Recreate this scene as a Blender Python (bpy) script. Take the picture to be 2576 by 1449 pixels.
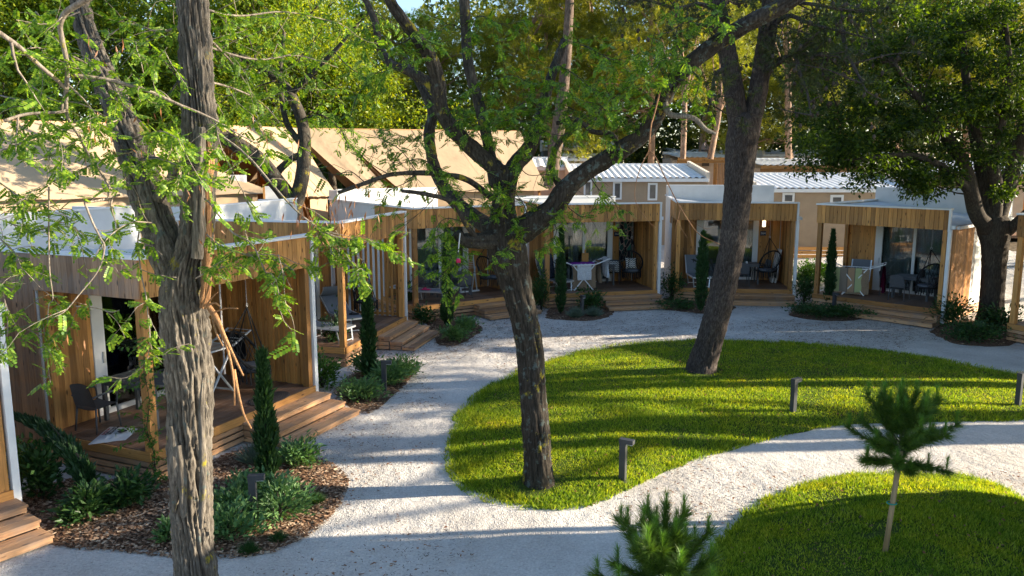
import bpy, math, random
import numpy as np
from math import radians, sin, cos, pi, hypot, atan2
from mathutils import Vector, Matrix
for o in list(bpy.data.objects):
    bpy.data.objects.remove(o)
random.seed(7)
RNG = np.random.default_rng(11)
SC = bpy.context.scene
COL = SC.collection
# ------------------------------------------------------------------ camera
CAM_H, FPX, CX, CY = 5.0, 2000.0, 1288.0, 724.5
PITCH = math.atan(320 / 2000.0)
cam_d = bpy.data.cameras.new('camera')
cam_d.sensor_width = 36.0
cam_d.lens = FPX / 2576.0 * 36.0
cam_d.clip_end = 2000
cam_d.clip_start = 0.05
cam = bpy.data.objects.new('camera', cam_d)
COL.objects.link(cam)
cam.location = (0, 0, CAM_H)
cam.rotation_euler = (pi / 2 - PITCH, 0, 0)
SC.camera = cam
# ------------------------------------------------------------------ sky, sun, exposure
SUN_EL, SUN_AZ = radians(17.2), radians(5.0)      # azimuth measured from +X towards +Y
world = bpy.data.worlds.new('World')
SC.world = world
world.use_nodes = True
wn = world.node_tree
bg = wn.nodes['Background']
sky = wn.nodes.new('ShaderNodeTexSky')
sky.sky_type = 'NISHITA'
sky.sun_disc = False
sky.sun_elevation = SUN_EL
sky.sun_rotation = pi / 2 - SUN_AZ
sky.air_density = 1.0
sky.dust_density = 0.5
sky.ozone_density = 2.0
wn.links.new(sky.outputs[0], bg.inputs[0])
bg.inputs[1].default_value = 0.092
sun_d = bpy.data.lights.new('sun', 'SUN')
sun_d.energy = 5.0
sun_d.angle = radians(0.53)
sun_d.color = (1.0, 0.86, 0.66)
sun = bpy.data.objects.new('sun', sun_d)
COL.objects.link(sun)
to_sun = Vector((cos(SUN_EL) * cos(SUN_AZ), cos(SUN_EL) * sin(SUN_AZ), sin(SUN_EL)))
sun.rotation_euler = to_sun.to_track_quat('Z', 'Y').to_euler()
sun.location = (40, 6, 30)
vs = SC.view_settings
vs.view_transform = 'Standard'
vs.look = 'None'
vs.exposure = 1.95
vs.gamma = 1.0
vs.use_curve_mapping = False
SC.render.engine = 'CYCLES'
cy = SC.cycles
cy.use_denoising = True
cy.max_bounces = 6
cy.diffuse_bounces = 3
cy.glossy_bounces = 3
cy.transmission_bounces = 5
cy.transparent_max_bounces = 12
cy.caustics_reflective = False
cy.caustics_refractive = False
cy.sample_clamp_indirect = 6

# ------------------------------------------------------------------ pixel to place (real depth given)
_fw = Vector((0, cos(PITCH), -sin(PITCH)))
_up = Vector((0, sin(PITCH), cos(PITCH)))
def _ray(px, py):
    return Vector((1, 0, 0)) * ((px - CX) / FPX) - _up * ((py - CY) / FPX) + _fw
def G(px, py, z=0.0):
    r = _ray(px, py); t = (z - CAM_H) / r.z
    return Vector((r.x * t, r.y * t, z))
def AT(px, py, Y):
    r = _ray(px, py); t = Y / r.y
    return Vector((r.x * t, Y, CAM_H + r.z * t))

# ------------------------------------------------------------------ noise in numpy
def _hash(i, j, k, s):
    h = (i.astype(np.int64) * 374761393 + j.astype(np.int64) * 668265263 + k.astype(np.int64) * 2147483647 + s * 974711) & 0xFFFFFFFF
    h = ((h ^ (h >> 13)) * 1274126177) & 0xFFFFFFFF
    h = (h ^ (h >> 16)) & 0xFFFFFF
    return h / float(0xFFFFFF)
def vnoise(p, s=0):
    p = np.asarray(p, float)
    ip = np.floor(p).astype(np.int64); f = p - ip; u = f * f * (3 - 2 * f)
    r = 0
    for a in (0, 1):
        for b in (0, 1):
            for c in (0, 1):
                w = (u[..., 0] if a else 1 - u[..., 0]) * (u[..., 1] if b else 1 - u[..., 1]) * (u[..., 2] if c else 1 - u[..., 2])
                r = r + w * _hash(ip[..., 0] + a, ip[..., 1] + b, ip[..., 2] + c, s)
    return r * 2 - 1
def fbm(p, s=0, o=3):
    p = np.asarray(p, float); r = 0; a = 1.0
    for i in range(o):
        r = r + a * vnoise(p * (2 ** i), s + i); a *= 0.5
    return r

# ------------------------------------------------------------------ mesh helpers
def mk_mesh(name, V, F, mat=None, smooth=False):
    """V (n,3); F one (m,k) array or a list of such arrays"""
    V = np.asarray(V, np.float32).reshape(-1, 3)
    if isinstance(F, np.ndarray): F = [F]
    F = [np.asarray(f, np.int32) for f in F if len(f)]
    me = bpy.data.meshes.new(name)
    me.vertices.add(len(V)); me.vertices.foreach_set('co', V.ravel())
    nl = sum(f.size for f in F); npoly = sum(len(f) for f in F)
    me.loops.add(nl); me.loops.foreach_set('vertex_index', np.concatenate([f.ravel() for f in F]))
    tot = np.concatenate([np.full(len(f), f.shape[1], np.int32) for f in F])
    st = np.concatenate([[0], np.cumsum(tot)[:-1]]).astype(np.int32)
    me.polygons.add(npoly); me.polygons.foreach_set('loop_start', st)
    try: me.polygons.foreach_set('loop_total', tot)
    except Exception: pass
    me.polygons.foreach_set('use_smooth', np.full(npoly, bool(smooth)))
    me.update(calc_edges=True); me.validate()
    if mat is not None: me.materials.append(mat)
    return me
def link(name, me, parent=None, loc=(0, 0, 0), rot=(0, 0, 0)):
    o = bpy.data.objects.new(name, me); COL.objects.link(o)
    o.location = loc; o.rotation_euler = rot
    if parent is not None: o.parent = parent
    return o
def mobj(name, V, F, mat, parent=None, smooth=False, loc=(0, 0, 0), rot=(0, 0, 0)):
    return link(name, mk_mesh(name, V, F, mat, smooth), parent, loc, rot)
def tag(o, label=None, cat=None, group=None, kind=None):
    if label: o['label'] = label
    if cat: o['category'] = cat
    if group: o['group'] = group
    if kind: o['kind'] = kind
    return o
def thing(name, label, cat, loc=(0, 0, 0), rz=0.0, group=None):
    o = bpy.data.objects.new(name, None); COL.objects.link(o)
    o.empty_display_size = 0.2
    o.location = loc; o.rotation_euler = (0, 0, rz)
    return tag(o, label, cat, group)
def clone(root, loc, rz, label=None, group=None):
    r = root.copy(); COL.objects.link(r); r.location = loc; r.rotation_euler = (0, 0, rz)
    if label: r['label'] = label
    if group: r['group'] = group
    for ch in list(root.children):
        c = ch.copy(); COL.objects.link(c); c.parent = r
        for g in list(ch.children):
            d = g.copy(); COL.objects.link(d); d.parent = c
    return r
_boxes = {}
_BF = np.array([[0, 3, 2, 1], [4, 5, 6, 7], [0, 1, 5, 4], [1, 2, 6, 5], [2, 3, 7, 6], [3, 0, 4, 7]])
def box_mesh(dx, dy, dz, mat):
    k = (round(dx, 4), round(dy, 4), round(dz, 4), mat.name)
    if k not in _boxes:
        x, y, z = dx / 2, dy / 2, dz / 2
        V = [(-x, -y, -z), (x, -y, -z), (x, y, -z), (-x, y, -z), (-x, -y, z), (x, -y, z), (x, y, z), (-x, y, z)]
        _boxes[k] = mk_mesh('box', V, _BF, mat)
    return _boxes[k]
def box(name, parent, x0, x1, y0, y1, z0, z1, mat, rot=(0, 0, 0)):
    return link(name, box_mesh(x1 - x0, y1 - y0, z1 - z0, mat), parent, ((x0 + x1) / 2, (y0 + y1) / 2, (z0 + z1) / 2), rot)
def rbox(name, parent, dx, dy, dz, loc, rot, mat):
    return link(name, box_mesh(dx, dy, dz, mat), parent, loc, rot)
class MB:
    """collects boxes / tubes into one mesh"""
    def __init__(s): s.V = []; s.F = []; s.n = 0
    def add(s, V, F):
        V = np.asarray(V, float).reshape(-1, 3); s.V.append(V)
        for f in (F if isinstance(F, list) else [F]): s.F.append(np.asarray(f) + s.n)
        s.n += len(V); return s
    def box(s, x0, x1, y0, y1, z0, z1):
        return s.add([(x0, y0, z0), (x1, y0, z0), (x1, y1, z0), (x0, y1, z0), (x0, y0, z1), (x1, y0, z1), (x1, y1, z1), (x0, y1, z1)], _BF)
    def bar(s, a, b, w, h=None, up=(0, 0, 1)):
        h = h or w; a = Vector(a); b = Vector(b); d = (b - a).normalized(); u = Vector(up)
        if abs(d.dot(u)) > .99: u = Vector((1, 0, 0))
        x = d.cross(u).normalized(); z = x.cross(d)
        c = [(-1, -1), (1, -1), (1, 1), (-1, 1)]
        V = [p + x * (i * w / 2) + z * (j * h / 2) for p in (a, b) for i, j in c]
        return s.add(V, np.array([[0, 1, 2, 3], [7, 6, 5, 4], [0, 4, 5, 1], [1, 5, 6, 2], [2, 6, 7, 3], [3, 7, 4, 0]]))
    def tube(s, pts, r, seg=6, cap=True, res=1):
        V, F = tube(pts, r, seg, res); return s.add(V, F)
    def build(s, name, mat, parent=None, smooth=False, loc=(0, 0, 0), rot=(0, 0, 0)):
        groups = {}
        for f in s.F: groups.setdefault(f.shape[1], []).append(f)
        return mobj(name, np.concatenate(s.V), [np.concatenate(g) for g in groups.values()], mat, parent, smooth, loc, rot)
def spline(P, n):
    """Catmull-Rom resample, n samples per span"""
    P = np.asarray([tuple(p) for p in P], float)
    if len(P) < 3 or n <= 1:
        return P
    Q = np.concatenate([[2 * P[0] - P[1]], P, [2 * P[-1] - P[-2]]])
    out = []
    for i in range(len(P) - 1):
        a, b, c, d = Q[i:i + 4]
        t = np.linspace(0, 1, n, endpoint=False)[:, None]
        out.append(0.5 * (2 * b + (c - a) * t + (2 * a - 5 * b + 4 * c - d) * t ** 2 + (3 * b - a - 3 * c + d) * t ** 3))
    return np.concatenate(out + [P[-1:]])
def frames(P):
    T = np.gradient(P, axis=0); T /= np.linalg.norm(T, axis=1)[:, None] + 1e-9
    ref = np.array([1.0, 0, 0]) if abs(T[0][0]) < .8 else np.array([0, 1.0, 0])
    N = np.zeros_like(P); n = ref - T[0] * ref.dot(T[0]); n /= np.linalg.norm(n)
    for i in range(len(P)):
        n = n - T[i] * n.dot(T[i]); n /= np.linalg.norm(n) + 1e-9; N[i] = n
    return T, N, np.cross(T, N)
def tube(pts, r, seg=6, res=1):
    pts = [tuple(p) for p in pts]
    R = np.full(len(pts), r, float) if np.isscalar(r) else np.asarray(r, float)
    if res > 1 and len(pts) > 2:
        R = spline(np.stack([R, R * 0, R * 0], 1), res)[:, 0]; P = spline(pts, res)
    else: P = np.asarray(pts, float)
    T, N, B = frames(P)
    a = np.linspace(0, 2 * pi, seg, endpoint=False)
    V = P[:, None] + R[:, None, None] * (np.cos(a)[None, :, None] * N[:, None] + np.sin(a)[None, :, None] * B[:, None])
    n = len(P); V = V.reshape(-1, 3)
    i = np.arange(n - 1)[:, None] * seg; j = np.arange(seg)[None]; k = (j + 1) % seg
    F = np.stack([i + j, i + k, i + seg + k, i + seg + j], -1).reshape(-1, 4)
    V = np.concatenate([V, P[:1], P[-1:]])
    c0 = n * seg; jj = np.arange(seg); kk = (jj + 1) % seg
    caps = np.concatenate([np.stack([np.full(seg, c0), kk, jj], 1), np.stack([np.full(seg, c0 + 1), (n - 1) * seg + jj, (n - 1) * seg + kk], 1)])
    return V, [F, caps]

# ------------------------------------------------------------------ materials
def new_mat(name):
    m = bpy.data.materials.new(name); m.use_nodes = True
    nt = m.node_tree; nt.nodes.clear()
    out = nt.nodes.new('ShaderNodeOutputMaterial')
    return m, nt, out
def N(nt, typ, **kw):
    n = nt.nodes.new(typ)
    for k, v in kw.items():
        if k == 'ins':
            for a, b in v.items():
                if hasattr(b, 'is_linked'): nt.links.new(b, n.inputs[a])
                else: n.inputs[a].default_value = b
        else: setattr(n, k, v)
    return n
def ramp(nt, fac, stops, interp='LINEAR'):
    n = nt.nodes.new('ShaderNodeValToRGB'); n.color_ramp.interpolation = interp
    e = n.color_ramp.elements
    while len(e) < len(stops): e.new(0.5)
    for el, (p, c) in zip(e, stops):
        el.position = p; el.color = (*c, 1) if len(c) == 3 else c
    nt.links.new(fac, n.inputs[0]); return n.outputs[0]
def mixc(nt, fac, a, b, mode='MIX'):
    n = nt.nodes.new('ShaderNodeMix'); n.data_type = 'RGBA'; n.blend_type = mode
    for i, v in ((0, fac), (6, a), (7, b)):
        if hasattr(v, 'is_linked'): nt.links.new(v, n.inputs[i])
        else: n.inputs[i].default_value = v if i == 0 else (*v, 1)[:4]
    return n.outputs[2]
def mapping(nt, vec, scale=(1, 1, 1), loc=(0, 0, 0)):
    n = nt.nodes.new('ShaderNodeMapping'); nt.links.new(vec, n.inputs[0])
    n.inputs['Scale'].default_value = scale; n.inputs['Location'].default_value = loc
    return n.outputs[0]
def noise(nt, vec, scale, detail=3, rough=.55, out=0):
    n = N(nt, 'ShaderNodeTexNoise', ins={'Scale': scale, 'Detail': detail, 'Roughness': rough})
    nt.links.new(vec, n.inputs['Vector']); return n.outputs[out]
def bump(nt, h, strength, dist=0.01, normal=None):
    n = N(nt, 'ShaderNodeBump', ins={'Strength': strength, 'Distance': dist})
    nt.links.new(h, n.inputs['Height'])
    if normal is not None: nt.links.new(normal, n.inputs['Normal'])
    return n.outputs[0]
def pbsdf(nt, out, col, rough=.6, metal=0.0, normal=None, spec=.4):
    p = nt.nodes.new('ShaderNodeBsdfPrincipled')
    for k, v in (('Base Color', col), ('Roughness', rough), ('Metallic', metal), ('Specular IOR Level', spec)):
        if hasattr(v, 'is_linked'): nt.links.new(v, p.inputs[k])
        else: p.inputs[k].default_value = (*v, 1) if k == 'Base Color' else v
    if normal is not None: nt.links.new(normal, p.inputs['Normal'])
    nt.links.new(p.outputs[0], out.inputs[0]); return p
def wood(name, c1, c2, axis, rough=.6, weather=0.25, knots=True):
    """board wood with its grain along one object axis; every board its own tone"""
    m, nt, out = new_mat(name)
    tc = N(nt, 'ShaderNodeTexCoord'); oi = N(nt, 'ShaderNodeObjectInfo')
    off = N(nt, 'ShaderNodeVectorMath', operation='MULTIPLY_ADD')
    cmb = N(nt, 'ShaderNodeCombineXYZ'); 
    for i in range(3): nt.links.new(oi.outputs['Random'], cmb.inputs[i])
    nt.links.new(cmb.outputs[0], off.inputs[0]); off.inputs[1].default_value = (37, 53, 71)
    nt.links.new(tc.outputs['Object'], off.inputs[2])
    v = off.outputs[0]
    s = [22, 22, 22]; s['XYZ'.index(axis)] = 1.1
    g1 = noise(nt, mapping(nt, v, s), 1.6, 4, .65)
    s2 = [70, 70, 70]; s2['XYZ'.index(axis)] = 2.0
    g2 = noise(nt, mapping(nt, v, s2), 1.0, 2)
    col = ramp(nt, g1, [(.32, c2), (.5, c1), (.72, tuple(min(1, x * 1.22) for x in c1))])
    col = mixc(nt, .35, col, ramp(nt, g2, [(.35, tuple(x * .55 for x in c1)), (.65, tuple(min(1, x * 1.2) for x in c1))]))
    tone = ramp(nt, oi.outputs['Random'], [(0, (.5, .47, .44)), (.25, (.84, .81, .78)), (.7, (1.05, 1.03, 1.0)), (1, (1.4, 1.35, 1.25))])
    col = mixc(nt, 1.0, col, tone, 'MULTIPLY')
    if knots:
        sk = [9, 9, 9]; sk['XYZ'.index(axis)] = 3.2
        vo = N(nt, 'ShaderNodeTexVoronoi', ins={'Scale': 1.0, 'Randomness': 1.0}); nt.links.new(mapping(nt, v, sk), vo.inputs['Vector'])
        k = ramp(nt, vo.outputs['Distance'], [(.09, (1, 1, 1)), (.2, (0, 0, 0))])
        col = mixc(nt, k, col, tuple(x * .33 for x in c2))
    w = noise(nt, mapping(nt, tc.outputs['Object'], (2.2, 2.2, 2.2)), 1.0, 3)
    wf = ramp(nt, w, [(.45, (0, 0, 0)), (.75, (weather,) * 3)])
    col = mixc(nt, wf, col, (.24, .21, .19))
    nb = bump(nt, g1, .25, .004)
    pbsdf(nt, out, col, rough, 0, nb, .3)
    return m
def plain(name, c, rough=.5, metal=0.0, var=.06, scale=9.0, bmp=0.0, spec=.4):
    m, nt, out = new_mat(name)
    tc = N(nt, 'ShaderNodeTexCoord')
    n = noise(nt, tc.outputs['Object'], scale, 4, .6)
    col = ramp(nt, n, [(.3, tuple(max(0, x * (1 - var * 2)) for x in c)), (.7, tuple(min(1, x * (1 + var)) for x in c))])
    pbsdf(nt, out, col, rough, metal, bump(nt, n, bmp, .01) if bmp else None, spec)
    return m
M = {}
LARCH, LARCHD = (.50, .25, .078), (.32, .142, .04)
for ax in 'XYZ':
    M['wood' + ax] = wood('larch_boards_' + ax.lower(), LARCH, LARCHD, ax, .6, .12)
    M['deck' + ax] = wood('deck_boards_' + ax.lower(), (.20, .112, .07), (.11, .056, .036), ax, .5, .5, False)
    M['step' + ax] = wood('step_boards_' + ax.lower(), (.50, .29, .155), (.32, .17, .085), ax, .6, .5)
    M['clad' + ax] = wood('weathered_larch_' + ax.lower(), (.36, .215, .125), (.22, .12, .065), ax, .65, .6)
M['white'] = plain('white_metal', (.74, .75, .76), .35, 0, .03, 4)
M['roof'] = plain('roof_sheet', (.47, .49, .51), .38, .0, .08, 2.5)
M['roofw'] = plain('sunlit_far_roof', (.80, .80, .80), .5, 0, .05, 2.0)  # whiter than the near sheet: sunlight on far roofs put into the colour
M['wwall'] = plain('white_render', (.60, .60, .59), .8, 0, .04, 3, .1)
M['beige'] = plain('beige_render', (.36, .27, .185), .85, 0, .05, 3, .1)
M['cream'] = plain('cream_render', (.62, .54, .45), .85, 0, .05, 3, .1)
M['dgrey'] = plain('anthracite_metal', (.045, .048, .055), .45, 0, .1, 8)
M['plgrey'] = plain('grey_plastic', (.085, .09, .10), .5, 0, .08, 8)
M['alu'] = plain('aluminium', (.62, .63, .65), .32, .6, .05, 8)
M['black'] = plain('black_cord', (.012, .012, .014), .7, 0, .1, 20)
M['sling'] = plain('grey_sling_fabric', (.17, .19, .22), .8, 0, .08, 60)
M['inner'] = plain('interior_wall', (.35, .33, .31), .8, 0, .05, 3)
M['rack'] = plain('white_plastic', (.72, .73, .74), .4, 0, .03, 10)
def glass(name):
    m, nt, out = new_mat(name)
    fr = N(nt, 'ShaderNodeFresnel', ins={'IOR': 1.75})
    tr = N(nt, 'ShaderNodeBsdfTransparent', ins={'Color': (.72, .78, .78, 1)})
    gl = N(nt, 'ShaderNodeBsdfGlossy', ins={'Roughness': .015, 'Color': (.95, .97, 1, 1)})
    mx = N(nt, 'ShaderNodeMixShader', ins={0: fr.outputs[0]})
    nt.links.new(tr.outputs[0], mx.inputs[1]); nt.links.new(gl.outputs[0], mx.inputs[2])
    nt.links.new(mx.outputs[0], out.inputs[0]); return m
M['glass'] = glass('window_glass')
def cloth(name, c, c2=None, transl=.2, scale=40.0):
    m, nt, out = new_mat(name)
    tc = N(nt, 'ShaderNodeTexCoord')
    n = noise(nt, tc.outputs['Object'], scale, 3)
    col = ramp(nt, n, [(.35, tuple(x * .8 for x in c)), (.65, c2 or c)])
    d = N(nt, 'ShaderNodeBsdfDiffuse'); nt.links.new(col, d.inputs[0])
    t = N(nt, 'ShaderNodeBsdfTranslucent'); nt.links.new(col, t.inputs[0])
    mx = N(nt, 'ShaderNodeMixShader', ins={0: transl})
    nt.links.new(d.outputs[0], mx.inputs[1]); nt.links.new(t.outputs[0], mx.inputs[2])
    nt.links.new(mx.outputs[0], out.inputs[0]); return m
M['curtain'] = cloth('curtain_fabric', (.50, .52, .52), (.58, .6, .6), .3)
def leafmat(name, c1, c2, c3, transl=.38, tint=(1.25, 1.2, .35), scale=.9, rough=.45):
    """leaf faces: colour varies by leaf and by patch; light passes through"""
    m, nt, out = new_mat(name)
    ge = N(nt, 'ShaderNodeNewGeometry'); tc = N(nt, 'ShaderNodeTexCoord'); oi = N(nt, 'ShaderNodeObjectInfo')
    col = ramp(nt, ge.outputs['Random Per Island'], [(0, c1), (.55, c2), (1, c3)])
    n = noise(nt, tc.outputs['Object'], scale, 2)
    col = mixc(nt, 1.0, col, ramp(nt, n, [(.3, (.78, .82, .8)), (.7, (1.15, 1.1, 1.0))]), 'MULTIPLY')
    col = mixc(nt, 1.0, col, ramp(nt, oi.outputs['Random'], [(0, (.85, .9, .9)), (1, (1.12, 1.05, .95))]), 'MULTIPLY')
    p = N(nt, 'ShaderNodeBsdfPrincipled', ins={'Roughness': rough, 'Specular IOR Level': .35}); nt.links.new(col, p.inputs['Base Color'])
    t = N(nt, 'ShaderNodeBsdfTranslucent'); nt.links.new(mixc(nt, 1.0, col, tint, 'MULTIPLY'), t.inputs[0])
    mx = N(nt, 'ShaderNodeMixShader', ins={0: transl})
    nt.links.new(p.outputs[0], mx.inputs[1]); nt.links.new(t.outputs[0], mx.inputs[2])
    nt.links.new(mx.outputs[0], out.inputs[0]); return m
M['locust'] = leafmat('locust_leaves', (.05, .13, .018), (.13, .25, .026), (.28, .40, .05), .48, (1.5, 1.45, .3))
M['broad'] = leafmat('broadleaf_leaves', (.06, .125, .016), (.17, .26, .022), (.38, .43, .03), .5, (1.45, 1.3, .22))
M['broadd'] = leafmat('dark_broadleaf_leaves', (.017, .038, .008), (.036, .072, .010), (.10, .16, .018), .48, (2.4, 2.1, .25))
M['woodleaf'] = leafmat('far_wood_leaves', (.035, .06, .014), (.07, .105, .018), (.15, .19, .03), .45, (1.6, 1.3, .25))
M['pine'] = leafmat('pine_needles', (.11, .15, .025), (.23, .28, .04), (.42, .43, .06), .52, (1.4, 1.25, .35))
M['pinedk'] = leafmat('dark_pine_needles', (.03, .045, .015), (.05, .07, .02), (.09, .11, .03), .35, (1.4, 1.2, .3))
M['pined'] = leafmat('young_pine_needles', (.05, .11, .022), (.08, .16, .026), (.14, .24, .03), .3, (1.1, 1.15, .4))
M['pinet'] = leafmat('pine_shoot_needles', (.10, .24, .03), (.14, .30, .04), (.2, .36, .05), .35)
M['cypress'] = leafmat('cypress_foliage', (.02, .055, .022), (.03, .08, .028), (.05, .11, .035), .25)
M['shrub'] = leafmat('shrub_leaves', (.025, .07, .02), (.04, .10, .03), (.07, .14, .04), .3, (1.1, 1.2, .4))
M['sage'] = leafmat('sage_leaves', (.08, .17, .07), (.12, .24, .09), (.17, .29, .10), .3, (1.1, 1.15, .5))
M['lav'] = leafmat('lavender_leaves', (.10, .15, .13), (.13, .19, .16), (.17, .23, .18), .2, (1, 1, .8))
M['vine'] = leafmat('vine_leaves', (.05, .14, .025), (.08, .19, .03), (.13, .26, .04), .4)
M['pod'] = leafmat('dry_pods', (.18, .075, .03), (.24, .10, .04), (.3, .15, .07), .25, (1.1, .9, .6))
def grassmat(name, c1, c2, c3):
    m, nt, out = new_mat(name)
    ge = N(nt, 'ShaderNodeNewGeometry')
    col = ramp(nt, ge.outputs['Random Per Island'], [(0, c1), (.5, c2), (1, c3)])
    n = noise(nt, ge.outputs['Position'], 1.1, 5, .7)
    col = mixc(nt, 1.0, col, ramp(nt, n, [(.3, (.55, .72, .8)), (.5, (1, 1, 1)), (.62, (1.25, 1.08, .9)), (.72, (1.55, 1.15, 1.2))]), 'MULTIPLY')
    d = N(nt, 'ShaderNodeBsdfPrincipled', ins={'Roughness': .6, 'Specular IOR Level': .2}); nt.links.new(col, d.inputs['Base Color'])
    t = N(nt, 'ShaderNodeBsdfTranslucent'); nt.links.new(mixc(nt, 1.0, col, (1.38, 1.3, .25), 'MULTIPLY'), t.inputs[0])
    mx = N(nt, 'ShaderNodeMixShader', ins={0: .5})
    nt.links.new(d.outputs[0], mx.inputs[1]); nt.links.new(t.outputs[0], mx.inputs[2])
    nt.links.new(mx.outputs[0], out.inputs[0]); return m
M['grass'] = grassmat('grass_blades', (.06, .13, .012), (.22, .33, .02), (.48, .53, .08))
def barkmat(name, c1, c2, c3, lichen=0.0, moss=0.0, axis_scale=(5, 5, 1.2), sc=6.0, lich2=(.095, .12, .112)):
    m, nt, out = new_mat(name)
    tc = N(nt, 'ShaderNodeTexCoord')
    v = tc.outputs['Object']
    n1 = noise(nt, mapping(nt, v, axis_scale), sc, 5, .7)
    n2 = noise(nt, v, 1.7, 3)
    col = ramp(nt, n1, [(.3, c1), (.5, c2), (.72, c3)])
    col = mixc(nt, 1.0, col, ramp(nt, n2, [(.3, (.75, .75, .75)), (.7, (1.2, 1.18, 1.12))]), 'MULTIPLY')
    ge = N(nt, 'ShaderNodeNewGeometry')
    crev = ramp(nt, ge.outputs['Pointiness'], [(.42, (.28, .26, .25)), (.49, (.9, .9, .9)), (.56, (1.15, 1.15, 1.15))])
    if lichen:
        n3 = noise(nt, v, 9.0, 4, .62)
        lf = ramp(nt, n3, [(.63 - lichen * .1, (0, 0, 0)), (.70 - lichen * .1, (.8, .8, .8))])
        col = mixc(nt, lf, col, lich2)
    if moss:
        n4 = noise(nt, mapping(nt, v, (1, 1, .8), (9, 4, 2)), 3.6, 5, .7)
        mf = ramp(nt, n4, [(.63 - moss * .1, (0, 0, 0)), (.70 - moss * .1, (.9, .9, .9))])
        col = mixc(nt, mf, col, (.30, .25, .025))
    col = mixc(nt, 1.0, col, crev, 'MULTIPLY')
    pbsdf(nt, out, col, .9, 0, bump(nt, n1, .8, .02), .15)
    return m
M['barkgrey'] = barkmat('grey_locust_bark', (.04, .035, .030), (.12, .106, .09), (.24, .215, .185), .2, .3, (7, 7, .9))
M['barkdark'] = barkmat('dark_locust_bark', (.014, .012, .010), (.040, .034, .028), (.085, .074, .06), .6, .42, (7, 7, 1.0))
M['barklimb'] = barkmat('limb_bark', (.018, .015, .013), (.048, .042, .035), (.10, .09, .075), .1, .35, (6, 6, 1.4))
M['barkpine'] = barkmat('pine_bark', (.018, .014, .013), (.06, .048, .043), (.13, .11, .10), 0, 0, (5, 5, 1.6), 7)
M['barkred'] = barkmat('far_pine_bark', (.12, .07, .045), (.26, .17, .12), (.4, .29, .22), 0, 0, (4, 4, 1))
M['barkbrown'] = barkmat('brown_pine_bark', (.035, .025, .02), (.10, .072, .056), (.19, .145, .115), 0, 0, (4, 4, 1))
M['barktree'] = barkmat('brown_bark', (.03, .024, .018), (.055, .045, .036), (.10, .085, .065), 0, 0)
M['twig'] = barkmat('twig_bark', (.10, .08, .06), (.2, .17, .14), (.32, .28, .24), 0, .1)
M['deadtwig'] = plain('dead_twigs', (.30, .15, .07), .8, 0, .2, 20)
M['splinter'] = barkmat('split_heartwood', (.13, .06, .03), (.27, .145, .07), (.42, .27, .15), 0, 0, (20, 20, 1.2), 5)
M['deadwood'] = barkmat('bare_dead_wood', (.06, .05, .042), (.17, .15, .125), (.30, .27, .235), 0, 0, (14, 14, .8), 5)
M['stake'] = wood('stake_wood', (.36, .27, .15), (.25, .18, .10), 'Z', .7, .2, False)
# ---- ground materials
def gravelmat():
    m, nt, out = new_mat('white_gravel')
    ge = N(nt, 'ShaderNodeNewGeometry'); v = ge.outputs['Position']
    vo = N(nt, 'ShaderNodeTexVoronoi', ins={'Scale': 55.0, 'Randomness': 1.0}); nt.links.new(v, vo.inputs['Vector'])
    stone = ramp(nt, vo.outputs['Color'], [(0, (.46, .44, .41)), (.5, (.58, .55, .515)), (1, (.69, .66, .62))])
    n1 = noise(nt, v, 30, 4, .7)
    col = mixc(nt, .5, stone, ramp(nt, n1, [(.3, (.34, .325, .305)), (.7, (.70, .67, .63))]))
    nf = noise(nt, v, .55, 5, .6)
    col = mixc(nt, 1.0, col, ramp(nt, nf, [(.3, (.78, .76, .74)), (.5, (.97, .96, .95)), (.7, (1.12, 1.11, 1.09))]), 'MULTIPLY')
    # fallen needles and litter gathered in drifts
    nd = noise(nt, mapping(nt, v, (9, 34, 9)), 1.0, 4, .75)
    nd2 = noise(nt, mapping(nt, v, (30, 12, 9), (4, 2, 0)), 1.0, 4, .75)
    patch = noise(nt, v, .35, 4, .7)
    pf = ramp(nt, patch, [(.40, (.04, .04, .04)), (.66, (1, 1, 1))])
    lit = ramp(nt, nd, [(.57, (0, 0, 0)), (.66, (.85, .85, .85))])
    lit2 = ramp(nt, nd2, [(.62, (0, 0, 0)), (.69, (.8, .8, .8))])
    lt = mixc(nt, 1.0, mixc(nt, 1.0, lit, lit2, 'LIGHTEN'), pf, 'MULTIPLY')
    col = mixc(nt, lt, col, (.12, .085, .06))
    # far ground turns to pale path and leaf litter
    far = noise(nt, v, .08, 3)
    nb = bump(nt, noise(nt, v, 2.6, 5, .62), .9, .10)
    nb = bump(nt, n1, .6, .02, nb)
    nb = bump(nt, vo.outputs['Distance'], .7, .015, nb)
    pbsdf(nt, out, col, .95, 0, nb, .1)
    return m
M['gravel'] = gravelmat()
def soilmat(name, a, b, c, sc=14):
    m, nt, out = new_mat(name)
    ge = N(nt, 'ShaderNodeNewGeometry'); v = ge.outputs['Position']
    n = noise(nt, v, sc, 5, .7)
    pbsdf(nt, out, ramp(nt, n, [(.3, a), (.5, b), (.7, c)]), .95, 0, bump(nt, n, .7, .03), .1)
    return m
M['soil'] = soilmat('mulch_soil', (.05, .03, .02), (.12, .075, .05), (.22, .15, .10), 22)
M['lawnsoil'] = soilmat('lawn_soil', (.03, .045, .008), (.05, .075, .012), (.08, .10, .02), 18)
M['litter'] = soilmat('forest_floor', (.05, .035, .02), (.11, .08, .05), (.2, .16, .10), 5)
M['paving'] = soilmat('grey_paving', (.30, .31, .32), (.36, .37, .38), (.42, .42, .43), 9)
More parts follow.
